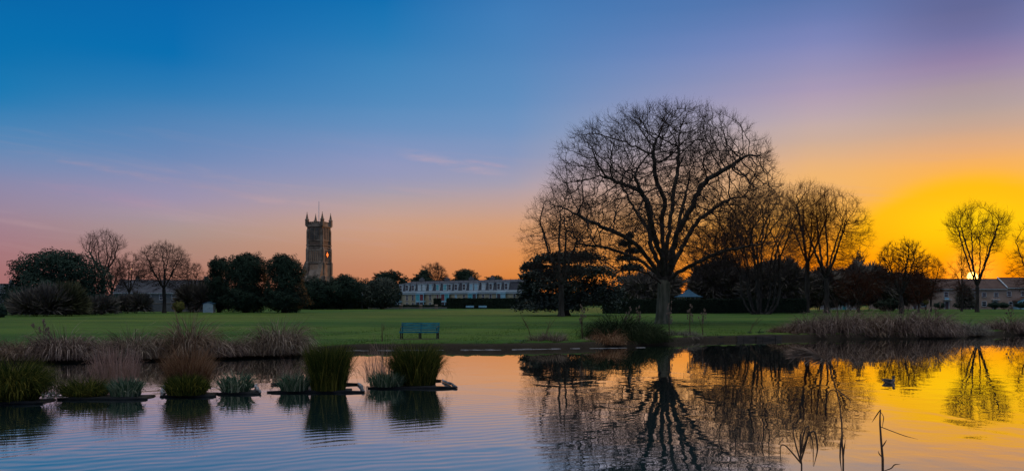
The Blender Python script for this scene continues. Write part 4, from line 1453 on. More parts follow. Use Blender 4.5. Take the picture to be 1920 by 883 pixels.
# ------------------------------------------------------------------ benches
def make_bench(label, loc, rz, L=2.2, slat='bench_slat', group=None, fine=True):
    rt = thing('park_bench', label, 'bench', loc, rz, group)
    # the bench faces -y
    bk = MB()
    for k in range(5):
        z = 0.475 + k * 0.088
        y = 0.14 + 0.022 * k
        bk.box(-L / 2, L / 2, y, y + 0.028, z, z + 0.062)
    bk.build('backrest', M[slat], rt)
    st = MB()
    for k in range(5):
        y = -0.33 + k * 0.09
        st.box(-L / 2, L / 2, y, y + 0.078, 0.40 - 0.006 * k, 0.435 - 0.006 * k)
    st.box(-L / 2, L / 2, -0.365, -0.335, 0.355, 0.43)
    st.build('seat', M[slat], rt)
    for x in (-L / 2 + 0.06, 0.03, L / 2 - 0.06):
        lg = MB()
        lg.box(x - 0.03, x + 0.03, -0.32, -0.26, 0, 0.385)
        lg.box(x - 0.03, x + 0.03, 0.13, 0.19, 0, 0.42)
        lg.box(x - 0.028, x + 0.028, -0.258, 0.128, 0.335, 0.385)
        lg.box(x - 0.025, x + 0.025, -0.257, 0.127, 0.12, 0.16)
        lg.extrude_x([(0.185, 0.40), (0.225, 0.40), (0.29, 0.90), (0.255, 0.90)], x - 0.026, x + 0.026)
        lg.build('leg', M['iron'], rt)
    for x in (-L / 2 + 0.06, L / 2 - 0.06):
        ar = MB().tube([(x, 0.25, 0.72), (x, 0.02, 0.70), (x, -0.22, 0.67), (x, -0.36, 0.62), (x, -0.35, 0.55), (x, -0.30, 0.50), (x, -0.30, 0.40)], 0.024, 6)
        ar.build('armrest', M['iron'], rt)
    return rt


make_bench('teal painted slatted park bench standing alone on the lawn', (wx(787, 46.6), 46.6, 0.34), R(-5), 2.12)
make_bench('small blue bench against the terrace hedge, the left of the pair', P(881, 248), 0, 2.4, 'blue_paint', 'benches along the terrace hedge')
make_bench('small blue bench against the terrace hedge, the right of the pair', P(905, 248), 0, 2.4, 'blue_paint', 'benches along the terrace hedge')

# =================================================================== TREES
# ---- the great bare tree by the water
DB = 82.0
BP = P(1243, DB)


def bpt(px, py, dy=0.0):
    return ((px - 1243) / F * DB, dy, wz(py, DB) - BP[2])


rg = np.random.default_rng(77)
pos, par = [np.zeros(3)], [-1]
Dg = 0.42
tr_ids = path_nodes(pos, par, 0, [bpt(1243, 575), bpt(1245, 545), bpt(1245, 524)], Dg)
fk = tr_ids[-1]
fk2 = tr_ids[-2]
limb_paths = [
    (fk2, [bpt(1226, 500, -0.4), bpt(1200, 470, -1.0), bpt(1165, 444, -1.5), bpt(1120, 428, -2.2), bpt(1070, 405, -2.8)]),
    (fk, [bpt(1234, 490, 0.4), bpt(1222, 442, 1.2), bpt(1226, 392, 2.0), bpt(1212, 356, 2.8), bpt(1180, 336, 3.6), bpt(1140, 318, 4.6)]),
    (fk, [bpt(1245, 484, -0.3), bpt(1238, 420, -0.8), bpt(1242, 380, -1.4), bpt(1222, 342, -2.4), bpt(1214, 290, -3.2)]),
    (fk, [bpt(1250, 480, 0.3), bpt(1258, 420, 0.6), bpt(1268, 362, 1.2), bpt(1277, 315, 1.8), bpt(1284, 258, 2.6)]),
    (fk, [bpt(1256, 492, -0.5), bpt(1266, 440, -1.2), bpt(1288, 396, -2.0), bpt(1308, 350, -2.8), bpt(1345, 327, -3.4), bpt(1376, 308, -4.2)]),
    (fk2, [bpt(1262, 500, 0.5), bpt(1288, 455, 1.2), bpt(1316, 412, 2.2), bpt(1352, 386, 3.2), bpt(1395, 360, 4.2)]),
    (fk2, [bpt(1228, 506, 0.6), bpt(1196, 484, 1.8), bpt(1150, 462, 3.2), bpt(1095, 452, 4.4)]),
    (fk2, [bpt(1268, 512, -0.6), bpt(1300, 494, -1.8), bpt(1345, 474, -2.6), bpt(1410, 462, -3.0)]),
    (fk, [bpt(1240, 490, -1.0), bpt(1216, 440, -3.0), bpt(1196, 392, -5.0), bpt(1170, 350, -6.5)]),
    (fk, [bpt(1254, 488, 1.2), bpt(1280, 440, 3.4), bpt(1300, 385, 5.6), bpt(1318, 330, 7.0)]),
    (fk, [bpt(1247, 486, 1.4), bpt(1232, 430, 4.0), bpt(1208, 380, 6.2), bpt(1180, 320, 7.4)]),
    (tr_ids[-3], [bpt(1222, 520, -0.8), bpt(1190, 508, -1.8), bpt(1150, 510, -2.6)]),
]
grp = [0] * len(pos)
limb_roots = []
for i, (st_, pts) in enumerate(limb_paths):
    ids = path_nodes(pos, par, st_, pts, Dg, rg, 0.05)
    limb_roots.append((ids[0], i + 1))
nseed = len(pos)
prof = [(bpt(0, 520)[2], 3.0), (bpt(0, 490)[2], 9.0), (bpt(0, 455)[2], 11.6), (bpt(0, 400)[2], 11.8), (bpt(0, 340)[2], 10.8), (bpt(0, 290)[2], 10.2),
        (bpt(0, 255)[2], 8.8), (bpt(0, 225)[2], 6.4), (bpt(0, 205)[2], 3.2), (bpt(0, 197)[2], 0.8)]
attr = envelope(rg, 15500, [(z_, r_ * 0.955) for z_, r_ in prof], 0.95, 0.40, cx=-0.15, clump=36, sig=0.066)
Pn, par_a = colonize(pos, par, attr, 0.36, 6.0, 0.46, 160, rg, 0.20, (0, 0, 0.05))
grp = np.zeros(len(Pn), int)
lr = dict(limb_roots)
for i in range(1, len(Pn)):
    grp[i] = lr.get(i, grp[par_a[i]])
out = skeleton_mesh(Pn, par_a, 0.0165, rg, base_r=0.62, flare=0.45, twig_n=3, twig_len=0.95, twig_r=0.0100, twig_rmax=0.030, up=0.24, cut=0.085, groups=grp)
root = thing('great_bare_tree', 'great spreading bare tree with domed crown standing by the water', 'tree', BP)
for key, (V, Fs) in out.items():
    if key[0] == 'crown':
        mesh_np('crown', V, Fs, M['twig'], root)
    elif key[1] == 0:
        mesh_np('trunk', V, Fs, M['bark_green'], root, True)
    else:
        mesh_np('limb', V, Fs, M['bark'], root, True)

# ---- other bare trees
bare_tree('bare tree with wide crown rising behind the dark cedar', 1052, 128, 338, 170, 11, 0.22, 1700, 6, 'round', twig_n=2, base_r=0.42)
bare_tree('many-stemmed bare tree with gnarled base in front of the long hedge', 1424, 152, 337, 175, 12, 0.10, 3600, 6, 'round', twig_n=3, low=0.26, base_r=0.55, thick=1.25,
          stems=[(-0.9, 0.2, -5.5, 0.5), (-0.3, -0.4, -2.6, -2.5), (0.0, 0.0, -0.6, 0.4), (0.25, 0.3, 1.4, 2.5), (0.9, -0.2, 4.0, -1.0), (1.6, 0.2, 6.0, 1.5), (-1.5, 0.5, -6.8, 3), (2.0, 0.1, 6.6, -2.5), (-0.6, 0.6, -3.8, 3.5)], name='multi_stem_tree')
bare_tree('tall bare tree at the left of the close pair right of the long hedge', 1513, 172, 333, 120, 13, 0.36, 1500, 6, 'vase', twig_n=3, base_r=0.48, thick=1.2)
bare_tree('broad bare tree at the right of the close pair, leaning branches to the glow', 1550, 165, 345, 170, 14, 0.26, 1900, 7, 'round', twig_n=3, base_r=0.46, low=0.3, thick=1.25)
bare_tree('round-headed bare tree on a short trunk against the yellow sky', 1690, 160, 443, 105, 15, 0.22, 1400, 8, 'round', twig_n=2, base_r=0.32, low=0.34, dens=0.8, thick=1.7)
bare_tree('small bare tree between the round-headed tree and the terraced houses', 1745, 185, 476, 60, 16, 0.25, 800, 5, 'round', twig_n=3, base_r=0.2)
bare_tree('slender bare tree left of the setting sun', 1803, 190, 437, 60, 17, 0.2, 800, 6, 'upright', twig_n=2, base_r=0.2, dens=0.7, thick=1.2)
bare_tree('tall open bare tree directly above the setting sun', 1832, 180, 376, 120, 18, 0.22, 1300, 7, 'vase', twig_n=2, base_r=0.36, low=0.3, twig_f=1.6, dens=0.42, thick=1.75)
bare_tree('bare tree cut by the right edge of the picture', 1938, 170, 405, 105, 19, 0.2, 1200, 6, 'round', twig_n=2, base_r=0.3, dens=0.6, thick=1.3)
bare_tree('tallest bare tree of the left group, above the rounded dark evergreen', 193, 158, 428, 84, 20, 0.42, 1000, 6, 'vase', twig_n=2, base_r=0.34, low=0.5)
bare_tree('slim bare trunked tree close to the right of the tallest left one', 208, 165, 470, 62, 21, 0.35, 700, 5, 'round', twig_n=2, base_r=0.22)
bare_tree('bare tree between the tallest left tree and the wide one', 242, 184, 468, 64, 22, 0.3, 900, 5, 'round', twig_n=3, base_r=0.22)
bare_tree('wide bare tree in front of the slate roofed building', 308, 168, 448, 112, 23, 0.32, 1500, 7, 'round', twig_n=3, base_r=0.34, low=0.3)
bare_tree('small bare tree left of the dark evergreens', 362, 178, 486, 46, 24, 0.3, 600, 5, 'round', twig_n=3, base_r=0.16)
bare_tree('bare round tree behind the cream terrace roof', 812, 330, 488, 62, 25, 0.3, 1200, 6, 'round', twig_n=3, base_r=0.36, rtip=0.022)
bare_tree('low misty bare tree behind the terrace roof between two evergreens', 838, 345, 517, 40, 26, 0.3, 600, 5, 'round', twig_n=3, base_r=0.2, rtip=0.022)
bare_tree('bare tree filling the gap between the great tree and the many-stemmed one', 1352, 190, 400, 130, 27, 0.22, 1300, 6, 'round', twig_n=3, base_r=0.35, thick=1.2)
bare_tree('short wide bare tree among the scrub under the close pair', 1610, 178, 500, 100, 28, 0.2, 1000, 6, 'round', twig_n=3, base_r=0.22)
bare_tree('bare tree with low spread in front of the left terraced houses', 1722, 172, 505, 70, 29, 0.2, 800, 6, 'round', twig_n=3, base_r=0.18)

# ---- evergreens and shrubs on the left
leafy('holm_oak', 'big rounded dark evergreen at the left edge of the field', 'tree', 108, 150,
      [(60, 530, 42, 42), (52, 505, 28, 26), (105, 512, 55, 40), (150, 515, 48, 38), (178, 540, 32, 44), (95, 555, 70, 34), (150, 560, 55, 30), (25, 560, 26, 30), (80, 486, 30, 16), (125, 488, 34, 18)],
      15000, 0.55, M['evergreen'], 31, trunk=(0.5, 6), fill=0.4, noise=0.2)
leafy('twiggy_shrub', 'brown twiggy shrub in front of the big rounded evergreen', 'shrub', 75, 132, [(60, 575, 30, 20), (92, 572, 28, 24)], 6000, 0.7, M['thicket'], 32, elong=5, radial=0.8, part='twigs')
leafy('twiggy_shrub', 'olive brown bushy shrub under the right side of the big evergreen', 'shrub', 122, 134, [(122, 570, 28, 25), (140, 578, 16, 14)], 6000, 0.7, M['olive_twig'], 33, elong=5, radial=0.8, part='twigs')
leafy('twiggy_shrub', 'low dark shrub at the foot of the tallest left bare tree', 'shrub', 180, 146, [(172, 578, 22, 14), (196, 576, 18, 14)], 4500, 0.6, M['thicket'], 34, elong=4, radial=0.7, part='twigs')
leafy('twiggy_shrub', 'low brown shrub in front of the boundary wall', 'shrub', 245, 165, [(232, 574, 20, 14), (262, 571, 18, 16)], 4500, 0.6, M['thicket'], 35, elong=4, radial=0.7, part='twigs')
leafy('twiggy_shrub', 'green shrub cut by the left edge of the field', 'shrub', -2, 120, [(-2, 585, 14, 13)], 2500, 0.35, M['evergreen'], 36, part='foliage')
leafy('round_bush', 'small round olive bush in front of the boundary wall', 'bush', 334, 168, [(334, 575, 11, 9)], 2500, 0.28, M['gold_leaf'], 37, part='foliage')
leafy('twiggy_shrub', 'grey thicket between the wide bare tree and the shed', 'shrub', 360, 176, [(352, 560, 18, 20), (378, 562, 14, 22)], 3500, 0.7, M['thicket'], 38, elong=5, radial=0.8, part='twigs')
leafy('dark_shrub', 'teal green shrub behind the shed', 'shrub', 388, 182, [(386, 545, 14, 24)], 3000, 0.4, M['evergreen'], 39, part='foliage')
leafy('yew_tree', 'spiky topped dark conifer at the left of the clipped evergreens', 'tree', 410, 176, [(410, 540, 20, 40), (408, 505, 16, 20), (412, 560, 22, 24), (402, 495, 8, 9), (418, 492, 7, 8)], 6500, 0.5, M['yew'], 40, trunk=(0.3, 5), noise=0.25)
leafy('yew_tree', 'largest domed dark evergreen left of the church tower', 'tree', 460, 172, [(460, 530, 44, 50), (440, 505, 24, 24), (475, 505, 28, 28), (460, 560, 46, 28), (458, 488, 18, 13)], 13000, 0.5, M['yew'], 41, trunk=(0.45, 7), noise=0.13)
leafy('yew_tree', 'domed dark evergreen next to the church tower', 'tree', 533, 170, [(533, 535, 38, 50), (526, 502, 26, 24), (545, 512, 24, 26), (533, 562, 42, 24), (530, 490, 16, 12)], 12000, 0.5, M['yew'], 42, trunk=(0.45, 7), noise=0.13)
leafy('yew_tree', 'low dark evergreen below the left foot of the church tower', 'tree', 585, 225, [(582, 549, 24, 28), (600, 553, 22, 26)], 6000, 0.6, M['yew'], 43, trunk=(0.3, 4))
leafy('yew_tree', 'dark evergreen mass below the right foot of the church tower', 'tree', 640, 228, [(630, 549, 30, 26), (655, 547, 26, 27), (645, 529, 18, 14)], 8000, 0.6, M['yew'], 44, trunk=(0.3, 4))
leafy('yew_tree', 'lowest dark evergreen between tower and grey rounded tree', 'tree', 682, 250, [(680, 548, 18, 22), (668, 552, 16, 18)], 4500, 0.6, M['yew'], 45, trunk=(0.3, 4))
leafy('rounded_tree', 'smooth grey green rounded tree left of the cream terrace', 'tree', 715, 236, [(715, 550, 33, 28), (702, 552, 24, 24), (728, 552, 24, 22)], 11000, 0.5, M['willow'], 46, trunk=(0.3, 4), noise=0.05, elong=2.2, radial=0.5)
leafy('pine_tree', 'flat topped pine behind the grey rounded tree', 'tree', 728, 310, [(715, 520, 14, 9), (735, 518, 16, 9), (728, 528, 20, 9)], 3500, 0.8, M['yew'], 47, trunk=(0.35, 9), noise=0.3)
leafy('pine_tree', 'thin pointed conifer just left of the cream terrace roof', 'tree', 757, 320, [(757, 530, 8, 10), (754, 538, 13, 6)], 1500, 0.8, M['yew'], 48, trunk=(0.25, 8), noise=0.3)
leafy('pine_tree', 'leaning dark conifer beside the bare round tree behind the terrace', 'tree', 793, 322, [(793, 521, 16, 8), (785, 528, 16, 7), (800, 530, 22, 8), (796, 512, 9, 7)], 3500, 0.8, M['yew'], 49, trunk=(0.3, 9), noise=0.3)
leafy('pine_tree', 'round dark evergreen behind the middle of the terrace roof', 'tree', 874, 328, [(874, 525, 24, 14), (870, 514, 16, 9), (880, 530, 24, 9)], 5000, 0.8, M['yew'], 50, trunk=(0.35, 9), noise=0.22)
leafy('pine_tree', 'small flat dark evergreen behind the right of the terrace roof', 'tree', 928, 322, [(926, 526, 16, 8), (932, 530, 16, 7)], 2500, 0.8, M['yew'], 51, trunk=(0.25, 9), noise=0.22)


# ---- cedars, layered
def cedar(label, px, d, tiers, seed, trunk_h, r_=0.6, group=None, n_per=2200, size=0.45):
    rg = np.random.default_rng(seed)
    loc = P(px, d)
    root = thing('cedar_tree', label, 'tree', loc, 0, group)
    s = d / F
    Vs = []
    lm = MB()
    lm.tube([(0, 0, -0.1), (0.05, 0, 0.6), (0, 0, trunk_h * 0.4), (0.1, 0, trunk_h)], [r_ * 1.7, r_, r_ * 0.8, r_ * 0.25], 10)
    for i, (tx, ty, hw_, hh_, dp) in enumerate(tiers):
        cx, cz = (tx - px) * s, wz(ty, d) - loc[2]
        n = n_per
        a = rg.uniform(0, 2 * pi, n)
        q = np.sqrt(rg.random(n)) * (1 + 0.18 * np.sin(a * 5 + i) + 0.1 * np.sin(a * 11 + i * 2))
        X = cx + hw_ * s * q * np.cos(a)
        Y = dp + hw_ * s * 0.8 * q * np.sin(a)
        Z = cz + rg.normal(0, hh_ * s * 0.35, n) - 0.5 * hh_ * s * q ** 2
        C = np.stack([X, Y, np.maximum(Z, 0.2)], 1)
        nr = unit(rg.normal(0, 0.6, (n, 3)) + np.array((0, 0, 1.0)))
        ta = unit(np.cross(nr, rg.normal(0, 1, (n, 3))))
        tb = np.cross(nr, ta)
        sz = size * rg.uniform(0.5, 1.3, n)[:, None] * 0.5
        Vs.append(np.stack([C - ta * sz, C - tb * sz * 0.6, C + ta * sz, C + tb * sz * 0.6], 1).reshape(-1, 3))
        z0_ = min(trunk_h * 0.95, max(0.8, cz - 0.12 * hw_ * s))
        lm.tube([(0, 0, z0_ * 0.9), (cx * 0.5, dp * 0.5, (z0_ + cz) / 2), (cx, dp, cz), (cx + 0.7 * hw_ * s * (1 if tx > px else -1), dp, cz - 0.3 * hh_ * s)], [r_ * 0.4, r_ * 0.3, r_ * 0.18, 0.04], 6)
    V = np.concatenate(Vs)
    mesh_np('foliage', V, [np.arange(len(V)).reshape(-1, 4)], M['cedar'], root)
    lm.build('trunk', M['bark'], root, True)
    return root


cedar('broad dark cedar with drooping layered branches left of the great bare tree', 1058, 138,
      [(1000, 497, 22, 9, 0.5), (1040, 482, 42, 12, -0.5), (1085, 478, 46, 12, 1), (1010, 514, 34, 12, -1), (1060, 505, 60, 18, 0), (1110, 505, 48, 18, -1),
       (1005, 532, 30, 12, 0), (1045, 530, 56, 20, -2), (1105, 532, 58, 22, 1), (1000, 552, 30, 14, 1), (1050, 555, 62, 18, -1), (1110, 556, 52, 18, 0), (1030, 572, 60, 10, -1), (1140, 545, 34, 20, 2)],
      52, wz(475, 138), 0.75, n_per=2700)
cedar('dark tiered cedar behind the great bare tree trunk', 1180, 205,
      [(1180, 440, 7, 6, 0), (1172, 455, 12, 6, 0), (1188, 468, 14, 6, 1), (1174, 482, 18, 7, 0), (1184, 500, 22, 9, -1), (1178, 520, 30, 12, 0), (1185, 540, 36, 14, 1)], 53, wz(442, 205), 0.4, n_per=700, size=0.7)
leafy('twiggy_shrub', 'dark rounded thicket behind the long hedge, left of the pointed blue roof', 'shrub', 1215, 190, [(1205, 545, 40, 28), (1240, 540, 34, 32)], 11000, 0.75, M['thicket'], 54, elong=4, radial=0.6, part='twigs')
leafy('twiggy_shrub', 'grey brown domed thicket right of the pointed blue roof', 'shrub', 1345, 192, [(1345, 530, 44, 40), (1318, 540, 26, 30), (1375, 540, 34, 34)], 14000, 0.75, M['thicket'], 55, elong=4, radial=0.6, part='twigs')
leafy('twiggy_shrub', 'dark domed shrub behind the many-stemmed tree', 'shrub', 1440, 184, [(1435, 535, 40, 38), (1470, 535, 34, 42)], 13000, 0.75, M['thicket'], 56, elong=4, radial=0.6, part='twigs')
leafy('twiggy_shrub', 'brown thicket right of the hedge end, under the close pair', 'shrub', 1525, 196, [(1505, 545, 34, 30), (1545, 540, 34, 32)], 10000, 0.75, M['thicket'], 57, elong=4, radial=0.6, part='twigs')
leafy('twiggy_shrub', 'wide dark shrub between the close pair and the round-headed tree', 'shrub', 1618, 200, [(1600, 535, 34, 34), (1640, 535, 34, 32), (1575, 545, 28, 26)], 13000, 0.75, M['thicket'], 58, elong=4, radial=0.6, part='twigs')
leafy('cedar_shrub', 'pointed dark evergreen between the close pair and the round-headed tree', 'tree', 1608, 215, [(1608, 510, 10, 34), (1606, 530, 16, 26)], 3500, 0.6, M['cedar'], 59, trunk=(0.2, 5), noise=0.25)
leafy('twiggy_shrub', 'dark scrub behind the round-headed bare tree', 'shrub', 1695, 205, [(1680, 545, 30, 26), (1710, 542, 28, 24)], 7000, 0.75, M['thicket'], 60, elong=4, radial=0.6, part='twigs')
leafy('round_bush', 'low dark evergreen bush beside the round-headed tree trunk', 'bush', 1662, 190, [(1655, 572, 14, 9), (1672, 571, 14, 10)], 3500, 0.4, M['hedge'], 61, part='foliage')
leafy('round_bush', 'small yellow flowering bush in front of the left terraced houses', 'bush', 1736, 215, [(1736, 566, 5, 5)], 900, 0.28, M['gold_leaf'], 62, part='foliage')
for i, (bx_, lab_) in enumerate([(1760, 'low green front garden bush below the dark front door house'), (1797, 'low bush under the white bay window'), (1816, 'dark bush left of the trunk below the sun'),
                                 (1862, 'low green bush right of the trunk below the sun'), (1880, 'low bush left of the blue lean-to porch'), (1912, 'dark bush right of the blue lean-to porch')]):
    leafy('round_bush', lab_, 'bush', bx_, 226, [(bx_, 572, 9, 5), (bx_ + 6, 573, 6, 4)], 1200, 0.32, M['evergreen'], 70 + i, part='foliage', group='front garden bushes')
leafy('twiggy_shrub', 'dark tall shrub against the terraced house below the slender tree', 'shrub', 1806, 222, [(1806, 556, 9, 20), (1815, 560, 8, 16)], 3000, 0.6, M['thicket'], 77, elong=4, radial=0.6, part='twigs')
# far woodland on the horizon
rg = np.random.default_rng(90)
lob = []
for k in range(170):
    a = -0.95 + 1.9 * k / 169
    dd = 640 + 60 * sin(k * 1.3)
    lob.append((dd * tan(a), dd, 4.0, 11, 8, 5.5 + 2.0 * abs(sin(k * 2.1)) + (3 if k % 7 == 0 else 0)))
V, Fq = leaves(rg, lob, 42000, 2.6, fill=0.3)
tag(mesh_np('distant_wood', V, [Fq], M['yew']), 'dark distant woodland along the horizon', 'woodland', kind='stuff')


# =================================================================== BANKS
def tussock(label, px, d, wpx, hpx, n, material, seed, group, rows_=1, bw=0.030, lean=0.85, droop=2.3, ry=0.8, name='sedge_tussock', cat='sedge', z=None, plume=0, segs=5):
    """dry sedge mound: wpx wide and hpx high in photo pixels at distance d"""
    rg = np.random.default_rng(seed)
    s = d / F
    x = wx(px, d)
    loc = (x, d, 0.12 if z is None else z)
    W_, H_ = wpx * s, hpx * s
    parts = [blades(rg, n, W_ * 0.42, ry, H_ * 1.35, bw, lean, droop, segs, hvar=0.62, jit=0.34, edge=0.12)]
    if plume:
        parts.append(blades(rg, plume, W_ * 0.35, ry * 0.8, H_ * 1.25, bw * 0.6, 0.25, 0.35, 4, hvar=0.3, jit=0.16))
    V, Fs = join(parts)
    return tag(mesh_np(name, V, Fs, material, loc=loc), label, cat, group)


GL = 'dry sedge tussocks along the left bank'
lt = [(-30, 33.4, 120, 45, 'dry sedge tussock cut by the left edge of the picture'),
      (40, 33.6, 120, 44, 'low dry sedge mound second along the left bank'),
      (118, 33.6, 110, 52, 'dry sedge mound with pale tips at the left of the bank'),
      (185, 34.3, 110, 44, 'flat dry sedge mound behind the pinkish island reeds'),
      (250, 34.6, 110, 50, 'rounded dry sedge mound in the middle of the left bank'),
      (310, 35.0, 90, 40, 'low dark sedge mound left of the pointed one'),
      (355, 35.2, 60, 62, 'tall pointed dry sedge tuft behind the rusty island tuft'),
      (410, 35.6, 100, 44, 'dry sedge mound right of the pointed tuft'),
      (465, 36.3, 80, 36, 'small low sedge mound left of the end mound'),
      (522, 37.0, 86, 60, 'big domed dry sedge mound ending the left bank')]
for i, (px_, d_, w_, h_, lab_) in enumerate(lt):
    tussock(lab_, px_, d_, w_, h_ * (0.95, 0.9, 1.3, 0.85, 1.22, 0.8, 1.5, 0.95, 0.8, 1.35)[i], int(1900 * w_ / 100), M[('dry_sedge', 'mauve_sedge', 'brown_sedge')[(i * 2 + i // 3) % 3]], 100 + i, GL, plume=90, ry=0.7)
GR = 'dry sedge tussocks along the right bank'
rt_ = [(1478, 57.0, 64, 30, 'low dry sedge mound starting the right bank'), (1522, 57.2, 80, 44, 'dry sedge mound second along the right bank'),
       (1575, 57.4, 80, 48, 'dry sedge mound third along the right bank'), (1630, 57.5, 80, 48, 'tall dry sedge mound in the middle of the right bank'),
       (1685, 57.6, 84, 46, 'dry sedge mound below the round-headed bare tree'), (1738, 57.6, 76, 50, 'dry sedge mound ending the thick part of the right bank')]
for i, (px_, d_, w_, h_, lab_) in enumerate(rt_):
    tussock(lab_, px_, d_, w_ * 1.08, h_ * (0.9, 1.1, 1.42, 1.12, 1.42, 1.25)[i], 2100, M['mauve_sedge' if i % 3 else 'brown_sedge'], 120 + i, GR, plume=70, bw=0.038, ry=1.0)
tussock('dark tangled bramble bank below the setting sun', 1805, 60, 90, 36, 1800, M['thicket'], 131, None, bw=0.03, name='bramble_patch', cat='bramble', ry=1.2, lean=0.9)
tussock('grey bramble mound at the right picture edge by the water', 1890, 64, 90, 40, 1900, M['mauve_sedge'], 132, None, bw=0.036, name='bramble_patch', cat='bramble', ry=1.2)
tussock('dark bramble bank beyond the right picture edge', 1960, 66, 80, 44, 1200, M['thicket'], 133, None, bw=0.036, name='bramble_patch', cat='bramble', ry=1.2)
# bank plants round the great tree
tussock('dark green arching sedge clump left of the great tree foot', 1158, 47.4, 84, 74, 3400, M['dark_sedge'], 140, None, bw=0.03, ry=0.8)
tussock('dark green sedge clump touching the great tree foot', 1207, 48.6, 62, 54, 2400, M['dark_sedge'], 141, None, bw=0.03, ry=0.7)
tussock('brown drooping tuft at the waterside below the green clump', 1140, 45.4, 50, 34, 1100, M['rust_sedge'], 142, None, bw=0.026, ry=0.5)
tussock('small brown tuft left of the green clump by the water', 1108, 45.4, 28, 18, 500, M['dry_sedge'], 143, None, bw=0.024, ry=0.4)
tussock('tan grass tuft at the waterside left of the great tree', 1036, 44.6, 52, 26, 800, M['dry_sedge'], 144, None, bw=0.022, ry=0.45, lean=0.4, droop=0.9)
tussock('small tan grass tuft beside the leafy green waterside plant', 1008, 44.4, 30, 24, 450, M['dry_sedge'], 145, None, bw=0.022, ry=0.4, lean=0.4, droop=0.9)
tussock('leafy green plant low at the waterside', 978, 44.2, 28, 16, 380, M['iris'], 146, None, bw=0.05, ry=0.35, name='waterside_plant', cat='plant')
tussock('low brown scrub at the right foot of the great tree', 1275, 52.5, 84, 26, 1300, M['thicket'], 147, None, bw=0.022, ry=0.8, name='low_scrub', cat='scrub', lean=0.9)
tussock('small dark green bramble on the bank left of the right sedge', 1418, 56.6, 34, 15, 500, M['evergreen'], 148, None, bw=0.05, ry=0.5, name='bramble_patch', cat='bramble')
for i, (px_, d_, w_, h_, n_) in enumerate([(640, 43.2, 60, 9, 300), (700, 43.4, 80, 10, 420), (770, 43.4, 80, 8, 380), (840, 43.5, 80, 8, 380), (915, 43.7, 80, 9, 380), (1360, 56, 80, 8, 300)]):
    tussock(['ragged grass edge behind the tall dark island tuft', 'ragged grass edge left of the bench by the water', 'ragged grass edge in front of the bench', 'ragged grass edge right of the bench',
             'ragged grass edge left of the leafy waterside plant', 'ragged grass edge on the timber bank right of the great tree'][i], px_, d_, w_, h_, n_, M['green_sedge'], 150 + i, 'grass fringe on the bank edge',
            bw=0.02, ry=0.35, name='bank_grass', cat='grass fringe', lean=0.5, droop=0.9)

# tall dry stalks
def stalk(label, px, d, top, seed, group='tall dry stalks on the bank', nst=3, head=True, lean=0.0):
    rg = np.random.default_rng(seed)
    loc = P(px, d)
    H_ = wz(top, d) - loc[2]
    rt2 = thing('dry_stalk', label, 'dry stalk', loc, 0, group)
    mb = MB()
    heads = []
    for k in range(nst):
        dx, dy = rg.normal(0, 0.16) + lean, rg.normal(0, 0.12)
        hk = H_ * (1 - 0.16 * k)
        pts = [(0.03 * k, 0, 0), (dx * 0.3, dy * 0.3, hk * 0.5), (dx, dy, hk)]
        mb.tube(pts, [0.016, 0.013, 0.008], 5)
        for q in range(3):
            zq = hk * (0.55 + 0.14 * q)
            a = rg.uniform(0, 6.28)
            mb.tube([(dx * 0.6, dy * 0.6, zq), (dx * 0.6 + 0.16 * cos(a), dy * 0.6 + 0.16 * sin(a), zq + 0.18)], [0.007, 0.004], 4)
            heads.append((dx * 0.6 + 0.16 * cos(a), dy * 0.6 + 0.16 * sin(a), zq + 0.2))
        heads.append((dx, dy, hk))
    mb.build('stems', M['reed_brown'], rt2)
    if head:
        for x, y, z in heads:
            V, Fq = leaves(rg, [(x, y, z, 0.035, 0.035, 0.075)], 34, 0.045, 2.0, 0.6)
            mesh_np('seed_head', V, [Fq], M['pampas'], rt2)
    return rt2


for i, (px_, d_, tp_, lab_, ln_) in enumerate([
    (1091, 47, 572, 'pale dry seed stalk left of the long hedge end', 0), (1178, 48, 577, 'dry seed stalk above the dark green sedge clump', 0), (1200, 48.5, 575, 'dry seed stalk just left of the great trunk', 0),
    (1254, 50, 566, 'tall dry seed stalk touching the right of the great trunk', 0), (1293, 52, 572, 'tall dry seed stalk in front of the long hedge', 0), (1317, 52.5, 580, 'shorter dry seed stalk right of the tall one before the hedge', 0),
    (82, 35.5, 602, 'dry branching stalk above the left bank sedge', 0), (1755, 58.5, 570, 'thin dry stalk above the right bank sedge end', 0), (1896, 65, 573, 'dry pinkish stalk above the right edge brambles', 0)]):
    stalk(lab_, px_, d_, tp_, 170 + i, lean=ln_)
for i, (px_, d_, tp_, lab_, ln_) in enumerate([(996, 44.8, 588, 'thin bare stem leaning left above the tan waterside tuft', -0.5), (1022, 45.0, 595, 'thin bare stem leaning right above the tan waterside tuft', 0.45), (716, 43.2, 605, 'slim upright dry stem left of the bench', 0.05),
                                              (1405, 57, 592, 'thin bare stem leaning to the right bank sedge', 0.8)]):
    stalk(lab_, px_, d_, tp_, 190 + i, 'bare stems on the bank', 2, False, ln_)

